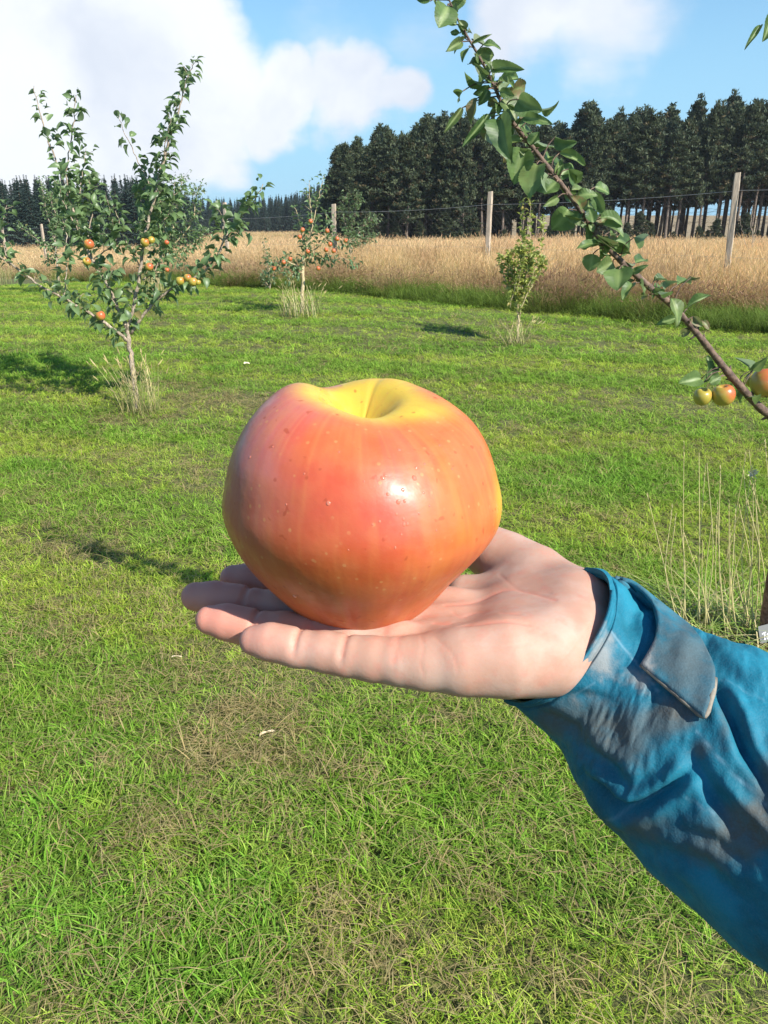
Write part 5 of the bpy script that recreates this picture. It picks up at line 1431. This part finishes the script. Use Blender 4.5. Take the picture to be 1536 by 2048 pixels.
c = t.mix(t.ramp(n4, .46, .64, 0, .6), c, (.008, .058, .080))
gmm = t.ramp(t.math('ADD', gm, t.math('MULTIPLY', t.math('SUBTRACT', n2, .5), 1.1)), .18, .85)
c = t.mix(t.math('MULTIPLY', gmm, .85), c, t.mix(t.ramp(n2, .4, .6), (.10, .088, .070), (.085, .11, .115)))
wrm = t.ramp(t.math('ADD', wr, t.math('MULTIPLY', t.math('SUBTRACT', n2, .5), 1.3)), .25, .85)
c = t.mix(t.math('MULTIPLY', wrm, .8), c, (.27, .265, .25))
c = t.mix(t.ramp(n3, .4, .7, 0, .14), c, (.12, .22, .28)); c = t.mix(t.math('MULTIPLY', sm_, .45), c, (.20, .34, .42))
t.l.new(c, bs.inputs['Base Color']); bs.inputs['Roughness'].default_value = .66; bs.inputs['Specular IOR Level'].default_value = .2
bump(t, bs, t.math('ADD', t.math('MULTIPLY', n3, .25), t.math('ADD', n2, n1)), .45, .0012)
Q = grid_quads(NS, NT_, True)
sv = toW(SV.reshape(-1, 3)) - HO
sv = np.concatenate([sv, [sv[-NT_:].mean(0)]])
T = np.array([((NS - 1) * NT_ + j, (NS - 1) * NT_ + (j + 1) % NT_, NS * NT_) for j in range(NT_)])
sl = obj('sleeve', mesh('sleeve', sv, [Q, T], m_cloth, {'wear': np.append(wear.ravel(), 0), 'grime': np.append(grime.ravel(), 0), 'seam': np.append(seam.ravel(), 0)}), person)
md = sl.modifiers.new('thickness', 'SOLIDIFY'); md.thickness = .0016; md.offset = -1

# strap on the cuff
spf = np.stack([768 + F * SV[..., 0] / -SV[..., 2], 1024 - F * SV[..., 1] / -SV[..., 2]], -1)[:, 2:NT_ // 2 - 1].reshape(-1, 2); sdp = -SV[:, 2:NT_ // 2 - 1, 2].reshape(-1)
def sleeve_d(p):
    d2 = ((spf - p) ** 2).sum(1); k = np.argsort(d2)[:6]; w_ = 1 / (d2[k] + 4); return float((sdp[k] * w_).sum() / w_.sum())
EA = spline(np.array([(1228, 1152), (1262, 1163), (1292, 1188), (1311, 1232), (1305, 1280), (1277, 1330)], float), 6)
EB = spline(np.array([(1318, 1222), (1352, 1236), (1388, 1262), (1422, 1316), (1432, 1368), (1412, 1444)], float), 6)
na, nb_ = len(EA), 14
SVt = np.zeros((na, nb_, 3)); pxs = np.zeros((na, nb_, 2))
for i in range(na):
    for j in range(nb_):
        f_ = j / (nb_ - 1); p_ = EA[i] * (1 - f_) + EB[i] * f_; b_ = i / (na - 1)
        gap_ = .0022 + .0085 * (1 - f_) ** 1.5 * math.exp(-((b_ - .45) / .33) ** 2) + .0012 * math.sin(b_ * 7 + f_ * 3) * .5
        SVt[i, j] = PC(p_[0], p_[1], sleeve_d(p_) - gap_); pxs[i, j] = p_
SVt = relax(SVt.reshape(-1, 3), grid_quads(na, nb_), 2, .3).reshape(na, nb_, 3)
# turn the far end of the strap down behind the cuff
back = SVt[:1].copy() + np.array([-.004, -.010, -.016]); SVt = np.concatenate([back, SVt]); na += 1
strap_px = np.concatenate([pxs[:1], pxs])
wv = np.exp(-((strap_px[..., 0] - 1290) / 22) ** 2) * sstep(1200, 1290, strap_px[..., 1]); gv = .62 + .3 * np.exp(-(((strap_px[..., 0] - 1370) / 50) ** 2 + ((strap_px[..., 1] - 1330) / 60) ** 2))
qd = grid_quads(na, nb_)[:, ::-1]
strap = obj('cuff_strap', mesh('cuff_strap', toW(SVt.reshape(-1, 3)) - HO, qd, m_cloth, {'wear': wv.ravel(), 'grime': gv.ravel() * .8}), sl)
md = strap.modifiers.new('thickness', 'SOLIDIFY'); md.thickness = .0020; md.offset = 0
m_trim, t, bs = material('worn_cream_trim')
oc = t.new('ShaderNodeNewGeometry').outputs['Position']; n = t.noise(oc, 180, 4)
t.l.new(t.mix(t.ramp(n, .35, .65), (.13, .12, .10), (.28, .245, .19)), bs.inputs['Base Color']); bs.inputs['Roughness'].default_value = .8; bump(t, bs, n, .5, .001)
a = Acc(); edge = np.concatenate([SVt[-1], SVt[-2:-9:-1, -1]]); edge = spline(edge[::2], 3)
tube(a, toW(edge) - HO, np.linspace(.0007, .0011, len(edge)), 8, knob=.15)
obj('strap_trim', a.mesh('strap_trim', m_trim), sl)
print('lawn tufts', N_LAWN, 'field', len(fx), 'pines', n_p, 'hand verts', len(HV))

# ------------------------------------------------------------------ air
hz_me = bpy.data.meshes.new('haze')
x0, x1, y0, y1, z0, z1 = -260, 260, -60, 420, -14, 14
hz_me.from_pydata([(x, y, z) for z in (z0, z1) for x, y in ((x0, y0), (x1, y0), (x1, y1), (x0, y1))], [], [(3, 2, 1, 0), (4, 5, 6, 7), (0, 1, 5, 4), (1, 2, 6, 5), (2, 3, 7, 6), (3, 0, 4, 7)])
m_haze = bpy.data.materials.new('haze'); m_haze.use_nodes = True
t = NT(m_haze.node_tree); t.n.clear()
pv_ = t.new('ShaderNodeVolumePrincipled'); pv_.inputs['Color'].default_value = (.85, .92, 1, 1); pv_.inputs['Density'].default_value = .00028; pv_.inputs['Anisotropy'].default_value = 0.2
ho = t.new('ShaderNodeOutputMaterial'); t.l.new(pv_.outputs[0], ho.inputs['Volume'])
hz_me.materials.append(m_haze)
tag(obj('haze', hz_me), kind='stuff')
